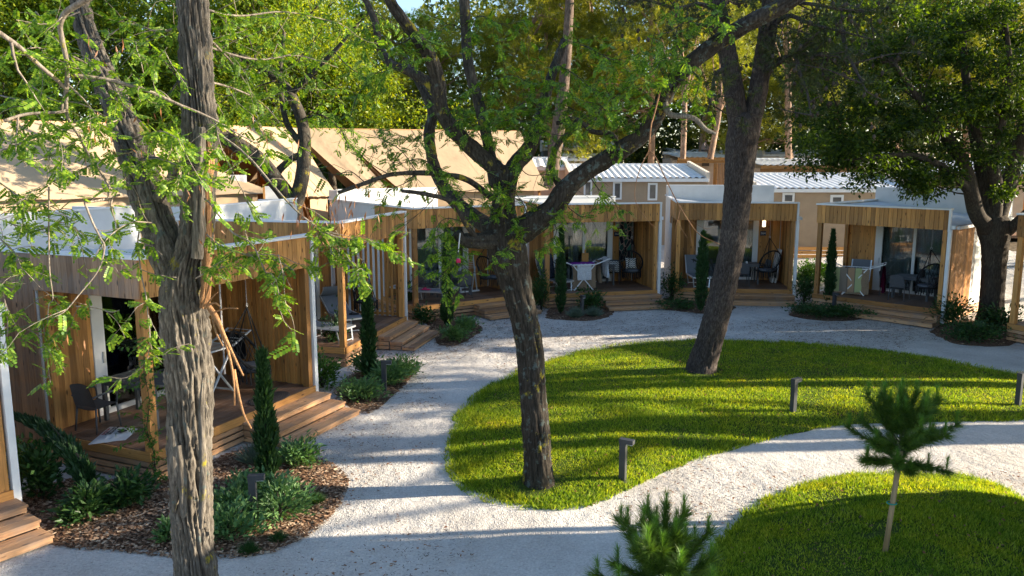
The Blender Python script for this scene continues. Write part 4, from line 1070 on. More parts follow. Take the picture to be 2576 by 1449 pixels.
for pts, y0, y1 in [
    ([(1362, 280), (1330, 250), (1300, 270), (1250, 280)], 12, 11), ([(1385, 200), (1340, 210), (1290, 190), (1250, 200)], 12.4, 11.3), ([(1420, 100), (1480, 120), (1540, 150), (1600, 140)], 12.6, 11.5), ([(1400, 160), (1450, 190), (1500, 230), (1560, 240)], 12.4, 11.3),
    ([(1660, 275), (1620, 230), (1580, 220), (1540, 250)], 11, 10.3), ([(1682, 220), (1660, 170), (1640, 120), (1650, 70)], 11, 10.4), ([(1682, 220), (1700, 190), (1690, 150), (1640, 160)], 11, 10.2), ([(1620, 335), (1580, 300), (1540, 290), (1500, 260), (1450, 260)], 11.2, 10.6),
    ([(1500, 300), (1450, 280), (1400, 260), (1350, 300), (1300, 330)], 12.2, 11.5), ([(1450, 300), (1420, 340), (1370, 330), (1300, 300)], 11.7, 11.2), ([(1730, 165), (1700, 100), (1710, 40), (1690, -20)], 10.9, 10.5), ([(1550, 385), (1520, 330), (1540, 270), (1520, 210)], 11.2, 10.6),
    ([(1240, 400), (1200, 330), (1160, 300), (1110, 330)], 11.9, 11), ([(1350, 320), (1300, 300), (1230, 310), (1160, 290)], 12.2, 11.3), ([(1380, 540), (1400, 580), (1380, 620)], 11.4, 11.1), ([(1410, 500), (1440, 530), (1470, 545), (1500, 520)], 11.3, 11.0), ([(1480, 440), (1510, 480), (1540, 500), (1560, 540)], 11.2, 10.9),
    ([(1380, 545), (1340, 520), (1300, 500), (1250, 480)], 11.5, 11.1), ([(1150, 585), (1130, 580), (1120, 620), (1140, 660), (1110, 690)], 11.3, 11.1), ([(1160, 600), (1150, 640), (1180, 680), (1210, 690)], 11.3, 11.1), ([(1170, 560), (1120, 550), (1090, 590), (1095, 640)], 11.3, 11.0),
    ([(1050, 435), (1020, 460), (980, 480), (950, 520)], 11.1, 10.8), ([(1120, 440), (1060, 400), (1010, 410), (960, 400)], 11.3, 10.9), ([(1045, 90), (1000, 110), (960, 90), (900, 110)], 11.2, 10.8), ([(1085, 150), (1040, 130), (990, 170), (930, 190)], 11.3, 10.9), ([(945, 60), (900, 80), (850, 70)], 11.9, 11.6),
    ([(1172, 80), (1130, 60), (1100, 90)], 12.2, 12), ([(1172, 60), (1210, 40), (1260, 60), (1320, 50)], 12.2, 11.8), ([(1800, 110), (1780, 60), (1800, 20)], 10.8, 10.4), ([(1730, 170), (1760, 200), (1750, 250), (1770, 270)], 10.9, 10.7), ([(985, 160), (940, 190), (900, 240), (880, 300)], 11.8, 11.6),
    ([(1250, 560), (1230, 520), (1180, 500), (1130, 520)], 11.5, 11.2), ([(1280, 560), (1310, 600), (1300, 560)], 11.5, 11.2), ([(1330, 570), (1320, 520), (1290, 470), (1310, 430)], 11.5, 11.3), ([(1080, 330), (1040, 350), (1000, 340), (960, 360)], 12.8, 12.5), ([(1088, 280), (1130, 290), (1180, 270), (1230, 250)], 12.8, 12)]:
    s2(pts, y0, y1, .009, .003, **l2)
for pts, y0, y1 in [([(1050, 435), (1010, 380), (960, 350), (900, 330)], 11.1, 10.9), ([(920, 460), (880, 430), (850, 440), (800, 430)], 10.7, 10.5), ([(1120, 440), (1090, 500), (1050, 540), (1000, 570)], 11.3, 11), ([(1250, 440), (1220, 470), (1150, 480), (1090, 450)], 11.6, 11.2), ([(1300, 410), (1330, 440), (1390, 440), (1430, 470)], 11.6, 11.3), ([(980, 440), (930, 410), (900, 380)], 10.9, 10.8)]:
    s2(pts, y0, y1, .008, .002, sub_every=.18, sub_len=.5, per_m=2.2, size=.18, main_leaves=.3)
tv, tf = S2.twig_mesh(); mobj('twigs', local(tv, t2.location), tf, M['barklimb'], t2, True)
lv, lf = S2.leaf_mesh(PV4, PF4); mobj('crown', local(lv, t2.location), lf, M['locust'], t2)

# ---- leaning pine with a double top
Y3 = 17.9
t3 = thing('leaning_pine', 'leaning pine with dark scaly trunk forking in two, on the lawn', 'tree', (fx(1765, Y3), Y3, 0))
V, F = limb([(1748, 985, 130, Y3), (1762, 945, 84, Y3), (1768, 915, 72, Y3), (1782, 870, 66, Y3), (1800, 800, 62, Y3), (1822, 720, 60, Y3), (1838, 640, 60, Y3), (1848, 560, 62, Y3), (1856, 480, 66, Y3), (1862, 410, 72, Y3), (1868, 350, 78, Y3), (1872, 300, 76, Y3), (1873, 285, 50, Y3)], 60, .05, .022, 5, 2.6, 120)
mobj('trunk', local(V, t3.location), F, M['barkpine'], t3, True)
for i, pts in enumerate(([(1866, 350, 46, Y3), (1852, 275, 48, Y3), (1842, 200, 44, Y3), (1830, 130, 40, Y3), (1815, 60, 37, Y3), (1802, -10, 34, Y3), (1780, -120, 26, Y3)], [(1880, 340, 46, Y3), (1900, 265, 46, Y3), (1914, 190, 44, Y3), (1926, 110, 43, Y3), (1935, 40, 42, Y3), (1942, -30, 38, Y3), (1950, -140, 28, Y3)])):
    V, F = limb(pts, 40, .06, .018, 5, 2.4, 130 + i); mobj('limb', local(V, t3.location), F, M['barkpine'], t3, True)
ends = []; tws = []
for (px, py, Y, ex) in [((1915, 170), 0, Y3, [(1960, 150), (2010, 135), (2080, 140), (2150, 145)]), ((1930, 80), 0, Y3, [(1980, 40), (2040, 60), (2120, 80), (2200, 100)]), ((1915, 180), 0, Y3, [(1950, 165), (2000, 130), (2040, 100), (2060, 80)]), ((1935, 40), 0, Y3, [(1970, 10), (2040, 10), (2150, 30), (2230, 20)]),
                          ((1825, 110), 0, Y3, [(1790, 70), (1750, 60), (1700, 40)]), ((1835, 160), 0, Y3, [(1800, 190), (1790, 240), (1780, 280)]), ((1810, 30), 0, Y3, [(1760, 10), (1700, 20), (1620, 0), (1560, 20)]), ((1940, 0), 0, Y3, [(1900, -20), (1860, 10), (1830, 0)]), ((2000, 130), 0, Y3 - .6, [(2010, 180), (2030, 230), (2040, 290)]), ((2120, 80), 0, Y3 - .8, [(2130, 130), (2160, 190), (2180, 230)])]:
    k = len(ex); P = px_path([px] + ex, Y, Y - 1.4, 4); tws.append(tube(P, np.linspace(.06, .012, len(P)), 6)); ends += [P[j] for j in range(3, len(P), 2)]
    for j in range(4, len(P), 2):
        q = P[j] + RNG.normal(size=3) * [.5, .5, .35]; tws.append(tube([P[j], (P[j] + q) / 2 + RNG.normal(size=3) * .06, q], [.018, .012, .005], 4)); ends.append(q)
mg = merge(tws); mobj('branches', local(mg[0], t3.location), mg[1], M['barkpine'], t3)['kind'] = 'stuff'
ends = np.concatenate([np.array(ends), np.array(ends) + RNG.normal(size=(len(ends), 3)) * .35])
fv, ff = clump_leaves(140, ends, 1500, .5, .18, TUFT_V, TUFT_F, .7); mobj('crown', local(fv, t3.location), ff, M['pinedk'], t3)
cn = []
for e in ends[::2]: 
    for _ in range(2): c = e + RNG.normal(size=3) * .2; cn.append(tube([c, c + [0, 0, -.05], c + [0, 0, -.1]], [.015, .04, .01], 6))
mg = merge(cn); mobj('cones', local(mg[0], t3.location), mg[1], M['barktree'], t3, True)['kind'] = 'stuff'

# ---- dark broadleaf at the right
Y4 = 24.0
t4 = thing('dark_broadleaf', 'large dark broadleaf tree with dense crown at the right edge', 'tree', (fx(2497, Y4), Y4, 0))
V, F = limb([(2489, 845, 96, Y4), (2491, 800, 64, Y4), (2496, 740, 54, Y4), (2500, 680, 53, Y4), (2503, 620, 60, Y4), (2500, 570, 72, Y4), (2498, 545, 54, Y4)], 40, .08, .02, 4, 1.2, 160)
mobj('trunk', local(V, t4.location), F, M['barktree'], t4, True)
L4 = [[(2500, 590, 46, Y4), (2462, 545, 40, Y4 - .2), (2445, 490, 36, Y4 - .4), (2432, 430, 30, Y4 - .6), (2390, 350, 24, Y4 - .9), (2320, 260, 16, Y4 - 1.2), (2250, 160, 10, Y4 - 1.5)], [(2498, 570, 46, Y4), (2488, 500, 40, Y4), (2470, 420, 34, Y4 + .2), (2450, 320, 28, Y4 + .4), (2430, 200, 20, Y4 + .5), (2420, 60, 12, Y4 + .6)],
      [(2505, 570, 44, Y4), (2525, 500, 38, Y4 + .2), (2545, 440, 34, Y4 + .3), (2570, 340, 28, Y4 + .4), (2600, 200, 20, Y4 + .5)], [(2500, 560, 36, Y4), (2505, 480, 32, Y4 - .3), (2500, 400, 28, Y4 - .6), (2520, 300, 20, Y4 - .9), (2540, 180, 14, Y4 - 1.2), (2530, 60, 8, Y4 - 1.4)],
      [(2445, 490, 24, Y4 - .4), (2400, 440, 20, Y4 - .8), (2330, 400, 16, Y4 - 1.2), (2250, 390, 12, Y4 - 1.5), (2170, 400, 8, Y4 - 1.8)], [(2510, 600, 30, Y4), (2560, 560, 26, Y4 - .4), (2620, 500, 20, Y4 - .8)], [(2432, 430, 18, Y4 - .6), (2350, 330, 14, Y4 - .2), (2240, 300, 10, Y4 + .2), (2120, 310, 6, Y4 + .4)]]
pts4 = []
for i, pts in enumerate(L4):
    V, F = limb(pts, 14, .15, .006, 4, 1, 170 + i); mobj('limb', local(V, t4.location), F, M['barktree'], t4, True)
rg4 = np.random.default_rng(44); ends = []; tws = []
att = np.array([tuple(AT(p[0], p[1], p[3])) for l in L4 for p in l[2:]])
cl = [(2060, 300), (2040, 240), (2090, 180), (2080, 360), (2140, 390), (2120, 260), (2150, 120), (2160, 330), (2200, 200), (2210, 400), (2190, 60), (2250, 280), (2270, 380), (2260, 130), (2280, 430), (2320, 200), (2330, 330), (2340, 60), (2350, 440), (2380, 130), (2400, 260), (2420, 370), (2410, 30), (2460, 180), (2470, 300), (2480, 90), (2520, 240), (2540, 360), (2540, 130), (2560, 40), (2600, 300), (2610, 180), (2600, 430), (2290, 20), (2110, 40), (2040, 120), (2480, 400), (2360, 460), (2320, 470), (2560, 450), (2650, 100), (2680, 350), (2230, 330), (2130, 370), (2180, 260), (2300, 110), (2440, 120), (2030, 330), (2110, 400), (2240, 420), (2010, 180), (2050, 60), (2100, 110), (2220, 140), (2060, 380), (2150, 200), (2390, 70), (2500, 20), (2240, 230), (2290, 290), (2370, 210), (2560, 300), (2600, 80), (2330, 140), (2450, 240), (2190, 380), (2320, 430)]
for px, py in cl:
    for dY in (-1.7, -.3, 1.2):
        e = np.array(tuple(AT(px + rg4.normal() * 22, py + rg4.normal() * 22, Y4 + dY + rg4.normal() * .5))); ends.append(e)
    a = att[np.argmin(((att - ends[-2]) ** 2).sum(1))]; m = (a + ends[-2]) / 2 + rg4.normal(size=3) * .15; tws.append(tube([a, m, ends[-2]], [.035, .022, .008], 5))
mg = merge(tws); mobj('branches', local(mg[0], t4.location), mg[1], M['barktree'], t4)
fv, ff = clump_leaves(180, np.array(ends), 66000, .52, .118); mobj('crown', local(fv, t4.location), ff, M['broadd'], t4)

# ---- locust between the cabins and the tents
Y5 = 27.0
t5 = thing('back_locust', 'dark twin-stemmed locust between the left cabins and the tents', 'tree', (fx(738, Y5), Y5, float(gz(fx(738, Y5), Y5)) - .1))
ST5 = [[(738, 640, 52, Y5), (738, 560, 46, Y5), (737, 520, 44, Y5), (720, 490, 42, Y5), (690, 450, 42, Y5 - .3), (650, 400, 40, Y5 - .6), (600, 365, 38, Y5 - .9), (550, 335, 34, Y5 - 1.2), (505, 290, 26, Y5 - 1.5), (450, 200, 16, Y5 - 1.8)],
       [(740, 530, 38, Y5), (752, 480, 36, Y5), (764, 420, 34, Y5 + .1), (766, 360, 32, Y5 + .1), (758, 300, 28, Y5), (735, 245, 26, Y5 - .2), (700, 200, 24, Y5 - .4), (650, 165, 20, Y5 - .6), (600, 140, 15, Y5 - .8)],
       [(766, 370, 18, Y5), (740, 340, 16, Y5), (722, 310, 14, Y5), (710, 260, 12, Y5), (705, 180, 10, Y5), (715, 80, 8, Y5)], [(690, 450, 20, Y5 - .3), (705, 425, 18, Y5), (735, 400, 16, Y5 + .1), (766, 385, 18, Y5 + .1)], [(730, 240, 14, Y5 - .2), (780, 190, 12, Y5 - .5), (840, 130, 10, Y5 - .8), (900, 60, 8, Y5 - 1)]]
for i, pts in enumerate(ST5):
    V, F = limb(pts, 18, .12, .008, 4, 1, 190 + i); mobj('trunk' if i == 0 else 'limb', local(V, t5.location), F, M['barklimb'], t5, True)
S5 = Spray(35)
for pts, y0, y1 in [([(600, 140), (540, 110), (470, 90)], 26, 25), ([(650, 165), (620, 90), (560, 40)], 26.3, 25), ([(700, 200), (640, 220), (580, 240), (520, 230)], 26.5, 25), ([(705, 180), (760, 140), (820, 60)], 27, 26), ([(715, 80), (680, 30), (620, -10)], 27, 26), ([(840, 130), (880, 170), (930, 200)], 26.2, 25.5), ([(900, 60), (940, 30), (980, 60)], 26, 25.5),
                    ([(505, 290), (450, 300), (400, 330)], 25.5, 25), ([(450, 200), (400, 140), (340, 100)], 25.2, 24.5), ([(758, 300), (810, 290), (860, 330), (880, 380)], 27, 26), ([(450, 200), (420, 240), (360, 250), (300, 240)], 25.2, 24.6), ([(780, 190), (830, 220), (870, 270)], 26.5, 26), ([(722, 310), (680, 300), (640, 330)], 27, 26.4), ([(600, 140), (620, 200), (600, 260)], 26.2, 25.5), ([(650, 165), (560, 170), (500, 150)], 26.3, 25)]:
    S5.branch(px_path(pts, y0, y1), .03, .008, sub_every=.22, sub_len=1.3, per_m=9, size=.24, main_leaves=.6, start=0, droop=.15)
tv, tf = S5.twig_mesh(); mobj('twigs', local(tv, t5.location), tf, M['barklimb'], t5, True)
lv, lf = S5.leaf_mesh(PV4, PF4); mobj('crown', local(lv, t5.location), lf, M['locust'], t5)
# ================================================================== tents behind the left cabins
def canvasmat(name, c, tr=.3):
    m, nt, out = new_mat(name)
    tc = N(nt, 'ShaderNodeTexCoord'); n1 = noise(nt, tc.outputs['Object'], .9, 4); n2 = noise(nt, tc.outputs['Object'], 60, 2)
    col = ramp(nt, n1, [(.3, tuple(x * .86 for x in c)), (.7, c)])
    d = N(nt, 'ShaderNodeBsdfDiffuse'); nt.links.new(col, d.inputs[0]); t = N(nt, 'ShaderNodeBsdfTranslucent'); nt.links.new(mixc(nt, 1.0, col, (1, .7, .35), 'MULTIPLY'), t.inputs[0])
    nt.links.new(bump(nt, n2, .2, .004, bump(nt, n1, .4, .15)), d.inputs['Normal'])
    mx = N(nt, 'ShaderNodeMixShader', ins={0: tr}); nt.links.new(d.outputs[0], mx.inputs[1]); nt.links.new(t.outputs[0], mx.inputs[2]); nt.links.new(mx.outputs[0], out.inputs[0]); return m
M['canvas'] = canvasmat('cream_canvas', (.50, .37, .24), .1)
M['seam'] = canvasmat('canvas_seam', (.36, .27, .17), .05)
M['ochre'] = canvasmat('ochre_inner_canvas', (.38, .19, .05), .25)
M['towelw'] = cloth('white_towel', (.68, .69, .72), (.76, .77, .8), .15)
def sheet(parent, name, a, b, c, d, mat, sag=.12, n=14, th=.012):
    """canvas panel between ridge a-b and eave d-c, sagging a little, with thickness"""
    a, b, c, d = (np.array(p, float) for p in (a, b, c, d)); u = np.linspace(0, 1, n); U, W = np.meshgrid(u, u)
    P = (a * (1 - U)[..., None] + b * U[..., None]) * (1 - W)[..., None] + (d * (1 - U)[..., None] + c * U[..., None]) * W[..., None]
    P[..., 2] -= sag * np.sin(W * pi) * (1 + .15 * np.sin(U * 9)) + .02 * np.sin(U * 30) * W
    nrm = np.cross(b - a, d - a); nrm = nrm / np.linalg.norm(nrm); V = np.concatenate([P.reshape(-1, 3), P.reshape(-1, 3) - nrm * th])
    i = (np.arange(n - 1)[:, None] * n + np.arange(n - 1)).ravel(); F = np.stack([i, i + 1, i + n + 1, i + n], 1); F2 = F[:, ::-1] + n * n
    return mobj(name, V, np.concatenate([F, F2]), mat, parent, True)
def tent(label, A, B, run, drop, beak, flip=1, cut=None, bk=None):
    """ridge from A to B (world); roof falls 'drop' over 'run' to both sides; beak = eave inset at A, bk at B"""
    A, B = Vector(A), Vector(B); d = (B - A); L = d.length; rz = atan2(d.y, d.x)
    z0 = float(gz(A.x, A.y)); t = thing('canvas_tent', label, 'tent', (A.x, A.y, z0), rz, 'cream canvas tents')
    h = A.z - z0; bk = beak if bk is None else bk
    for s in (-1, 1):
        e0, e1 = (beak, s * run, h - drop), (L - bk, s * run, h - drop)
        if s == -1 and cut:
            sheet(t, 'roof_fly', (0, 0, h), (cut, 0, h), (beak + cut * .55, s * run, h - drop), e0, M['canvas'])
            sheet(t, 'roof_panel', (cut + .04, 0, h - .04), (L, 0, h), e1, (beak + cut * .55 + .5, s * run, h - drop), M['canvas'])
        else: sheet(t, 'roof_panel', (0, 0, h), (L, 0, h), e1, e0, M['canvas'])
        mobj('side_wall', [(beak + .6, s * (run - .25), 0), (L - max(bk, 0) - .3, s * (run - .25), 0), (L - max(bk, 0) - .3, s * (run - .25), h - drop), (beak + .6, s * (run - .25), h - drop)], np.array([[0, 1, 2, 3]]), M['canvas'], t)
    for x in (beak + 1.4, L - max(bk, 0) - .4):
        mobj('inner_wall', [(x, -run + .3, 0), (x, run - .3, 0), (x, run - .3, h - drop), (x, 0, h - .15), (x, -run + .3, h - drop)], np.array([[0, 1, 2, 3, 4]]), M['ochre'], t)
    for i in range(1, 6):
        f = i / 6; xa = L * f; xb = beak + (L - bk - beak) * f
        Pq = [(xa + (xb - xa) * w_, -run * w_, h - drop * w_ - .115 * sin(w_ * pi) * (1 + .15 * sin(f * 9)) + .012) for w_ in np.linspace(.0, 1, 9)]
        mobj('seam', *tube(Pq, .009, 4), M['ochre'] if False else M['seam'], t)
    mb = MB(); mb.bar((.1, 0, h - .03), (L - .1, 0, h - .03), .08); mb.build('ridge_pole', M['stepX'], t)
    for x in (beak + .1, L - max(bk, 0) - .1):
        for y in (-run + .15, 0, run - .15):
            box('pole', t, x - .045, x + .045, y - .045, y + .045, 0, (h - .1) if y == 0 else h - drop + .05, M['woodZ'])
    box('tent_deck', t, beak - .3, L - max(bk, 0), -run + .1, run - .1, .1, .22, M['deckX'])
    for i in range(9):
        y = -run + .4 + i * .12; box('baluster', t, beak + .04, beak + .08, y, y + .05, .22, h - drop, M['woodZ'])
    return t
tent('large cream canvas tent behind the forked locust, side roof in dappled light', AT(735, 322, 35.5), AT(1308, 322, 39), 3.0, 2.75, 2.7, cut=1.9, bk=-.3)
tent('cream canvas tent right of the broken grey trunk, laundry inside', AT(520, 314, 30.5), AT(742, 318, 33.5), 2.9, 2.7, 2.0, bk=.2)
tent('cream canvas tent at the far left behind the nearest cabin', AT(305, 310, 28.5), AT(-160, 296, 25), 3.1, 2.45, -4.2, bk=-.5)
# laundry and bits in the middle tent
def hang(name, label, cat, p, w, h, rz, mat, group=None, wav=.03, thick=.01):
    n = 10; u = np.linspace(-.5, .5, n); v = np.linspace(0, 1, 8); U, W = np.meshgrid(u, v)
    X = U * w * (1 - .08 * W); Y = wav * np.sin(U * 11 + 1) * W; Z = -W * h + .02 * np.cos(U * 8) * W
    V = np.stack([X, Y, Z], -1).reshape(-1, 3); V = np.concatenate([V, V + [0, thick, 0]])
    i = (np.arange(7)[:, None] * n + np.arange(n - 1)).ravel(); F = np.stack([i, i + n, i + n + 1, i + 1], 1); k = n * 8
    o = mobj(name, V, np.concatenate([F, F[:, ::-1] + k]), mat, None, True, tuple(p), (0, 0, rz)); return tag(o, label, cat, group)
hang('laundry', 'white sheet hanging in the middle tent, left one', 'laundry', AT(572, 448, 28.6), .8, .95, .4, M['towelw'], 'laundry in the middle tent')
hang('laundry', 'white cloth hanging in the middle tent, right one', 'laundry', AT(600, 440, 28.7), .55, .6, .4, M['towelw'], 'laundry in the middle tent')
# ================================================================== low cabins of the rows behind
def far_cabin(label, px0, px1, Y, pe, pb, depth=4.0, wall='beige', wins=(), porch=None, ribs=.3, ends=(True, True), slat_px=None, posts=(), overhang=.15, doors=(), name='low_cabin'):
    x0, x1 = fx(px0, Y), fx(px1, Y); ze = AT(0, pe, Y).z; zb = AT(0, pb, Y + depth).z; g0 = float(gz((x0 + x1) / 2, Y)) - .1
    t = thing(name, label, 'cabin', (x0, Y, g0), 0, 'low cabins in the rows behind'); W = x1 - x0; ze -= g0; zb -= g0
    wy = 1.9 if porch else 0
    box('wall', t, 0, W, wy, wy + .15, 0, ze - .16, M[wall]); box('end_wall', t, 0, .12, wy + .16, depth, 0, ze - .05, M[wall]); box('end_wall', t, W - .12, W, wy + .16, depth, 0, ze - .05, M[wall]); box('rear_wall', t, .13, W - .13, depth - .1, depth, 0, zb - .1, M[wall])
    corrugated(t, 'roof_sheet', -overhang, depth, .08, W - .08, ze, zb, M['roofw'], ribs, .05, 'y')
    box('eave_trim', t, 0, W, -overhang - .04, -overhang, ze - .17, ze - .01, M['white' if not porch else 'woodX'])
    box('ridge_trim', t, 0, W, depth, depth + .12, zb - .1, zb + .12, M['white'])
    for k, x in ((0, -.06), (1, W - .1)):
        if ends[k]:
            mobj('end_parapet', [(x, -overhang, ze - .2), (x + .16, -overhang, ze - .2), (x + .16, depth, ze - .2), (x, depth, ze - .2), (x, -overhang, ze + .28), (x + .16, -overhang, ze + .28), (x + .16, depth, zb + .25), (x, depth, zb + .25)], _BF, M['cream' if wall != 'wwall' else 'wwall'], t)
    for a, b, c, d in wins:
        xa, xb = fx(a, Y + wy) - x0, fx(b, Y + wy) - x0; za, zc = AT(0, d, Y + wy).z - g0, AT(0, c, Y + wy).z - g0; fy = wy - .05
        w = box('window', t, xa, xb, fy, wy - .003, za, zc, M['white']); f = .14 * (xb - xa) + .03
        rbox('pane', w, (xb - xa) - 2 * f, .02, (zc - za) - 2 * f, (0, -.03, 0), (0, 0, 0), M['darkpane'])
    if porch:
        box('porch_beam', t, 0, W, -.12, -.02, ze - .36, ze - .18, M['woodX'])
        for p in posts: xx = fx(p, Y) - x0; box('post', t, xx - .08, xx + .08, -.1, .06, 0, ze - .37, M['woodZ'])
        box('porch_floor', t, 0, W, -.1, wy, .3, .42, M['deckX'])
        if slat_px:
            xa, xb = fx(slat_px[0], Y) - x0, fx(slat_px[1], Y) - x0; k = 12
            for i in range(k): xx = xa + (xb - xa) * i / k; box('slat', t, xx, xx + (xb - xa) / k * .55, -.08, -.03, .42, ze - .37, M['woodZ'])
    for a, b, c, d in doors:
        xa, xb = fx(a, Y + wy) - x0, fx(b, Y + wy) - x0; za, zc = AT(0, d, Y + wy).z - g0, AT(0, c, Y + wy).z - g0
        box('door', t, xa, xb, wy - .04, wy - .002, za, zc, M['darkpane'])
    return t
M['darkpane'] = plain('dark_glass', (.10, .10, .10), .12, 0, .2, 1.5, 0, .6)
M['greywall'] = plain('grey_render', (.13, .135, .14), .8, 0, .05, 3)
far_cabin('beige cabin with long ribbed white roof and three white windows', 1432, 1776, 38, 448, 417, 4.2, 'beige', [(1467, 1488, 454, 500), (1540, 1562, 457, 502), (1627, 1651, 460, 504)])
far_cabin('beige cabin with ribbed roof between the leaning pine and the dark crown', 1890, 2294, 36, 474, 440, 4.2, 'beige', [(1964, 1994, 485, 512), (2084, 2117, 490, 514)])
far_cabin('timber-porched cabin with slat end left of the leaning pine', 1698, 1842, 52, 396, 386, 5, 'cream', [], True, .35, (False, False), (1797, 1838), (1742, 1793), doors=[(1760, 1778, 402, 418)])
far_cabin('timber-porched cabin with white roof right of the leaning pine', 1905, 2160, 46, 416, 402, 5, 'cream', [(1960, 1980, 424, 434)], True, .35, (False, False), (2094, 2157), (1952, 2017, 2077), doors=[(2020, 2045, 424, 438), (2055, 2072, 426, 438)])
far_cabin('dark grey cabin with white flat roof edge beyond the big limb', 1366, 1560, 54, 372, 362, 5, 'greywall', [(1400, 1420, 380, 392)], None, .4)
far_cabin('small white cabin with timber trim under the big limb', 1400, 1540, 47, 398, 391, 4, 'cream', [], None, .4)
fc_r = far_cabin('cabin at the right with timber beam and dark door under the dark crown', 2312, 2700, 38, 437, 410, 5, 'cream', [(2430, 2450, 452, 474)], True, .3, (False, False), None, (2470, 2530, 2575), doors=[(2392, 2412, 450, 490)])
far_cabin('low white cabin in the farthest row left of the leaning pine', 1690, 1850, 66, 384, 378, 5, 'wwall', [(1712, 1722, 386, 392)], None, .4)
far_cabin('low white cabin in the farthest row right of the leaning pine', 1910, 2110, 64, 388, 380, 5, 'cream', [(1950, 1962, 390, 396)], None, .4)
far_cabin('pale cabin in the farthest row behind the dark crown', 2130, 2330, 60, 396, 386, 5, 'cream', [(2200, 2215, 400, 408)], None, .4)
far_cabin('white flat-roofed cabin right of the big tent', 1330, 1440, 41, 420, 400, 4, 'cream', [], None, .4, (True, False))
# planter of boards before the beige cabin
pl = thing('board_planter', 'low board planter along the beige cabin seen between two timber cabins', 'planter', (fx(2000, 34.5), 34.5, float(gz(fx(2000, 34.5), 34.5))), 0)
for i in range(3): box('planter_board', pl, 0, 3.2, 0, .03, .04 + i * .17, .18 + i * .17, M['woodX'])
# striped parasol, folded
M['stripe'] = None
def stripemat(name, a, b, sc, axis='Z'):
    m, nt, out = new_mat(name); tc = N(nt, 'ShaderNodeTexCoord')
    w = N(nt, 'ShaderNodeTexWave', bands_direction=axis, ins={'Scale': sc, 'Distortion': 1.2 if axis == 'Z' else 0.0}); nt.links.new(tc.outputs['Object'], w.inputs['Vector'])
    pbsdf(nt, out, ramp(nt, w.outputs['Fac'], [(.48, a), (.52, b)]), .85, 0, None, .1); return m
M['stripe'] = stripemat('striped_parasol', (.03, .04, .09), (.7, .7, .7), 3.0)
pr0 = G(2357, 520, 1.2); pp0 = AT(2357, 486, 35); ps = thing('folded_parasol', 'folded blue and white striped parasol beside the dark door', 'parasol', (pp0.x, 35, 1.2), 0)
mobj('canopy', *tube([(0, 0, 1.2), (0, 0, 1.5), (0, 0, 2.2), (0, 0, 2.6)], [.05, .16, .10, .02], 12, 3), M['stripe'], ps, True); mobj('pole', *tube([(0, 0, 0), (0, 0, 2.7)], .025, 8), M['alu'], ps)

# white door panel and olive bush by the middle tent
dp = AT(698, 520, 28.5); dpn = thing('white_door_panel', 'bright white door panel standing between the two canvas tents', 'door_panel', (dp.x, 28.5, float(gz(dp.x, 28.5))), .35)
box('panel', dpn, -.4, .4, 0, .05, .1, AT(698, 468, 28.5).z - dpn.location.z, M['rack']); box('frame', dpn, -.47, -.401, -.01, .06, .0, AT(698, 464, 28.5).z - dpn.location.z, M['woodZ']); box('frame', dpn, .401, .47, -.01, .06, .0, AT(698, 464, 28.5).z - dpn.location.z, M['woodZ'])
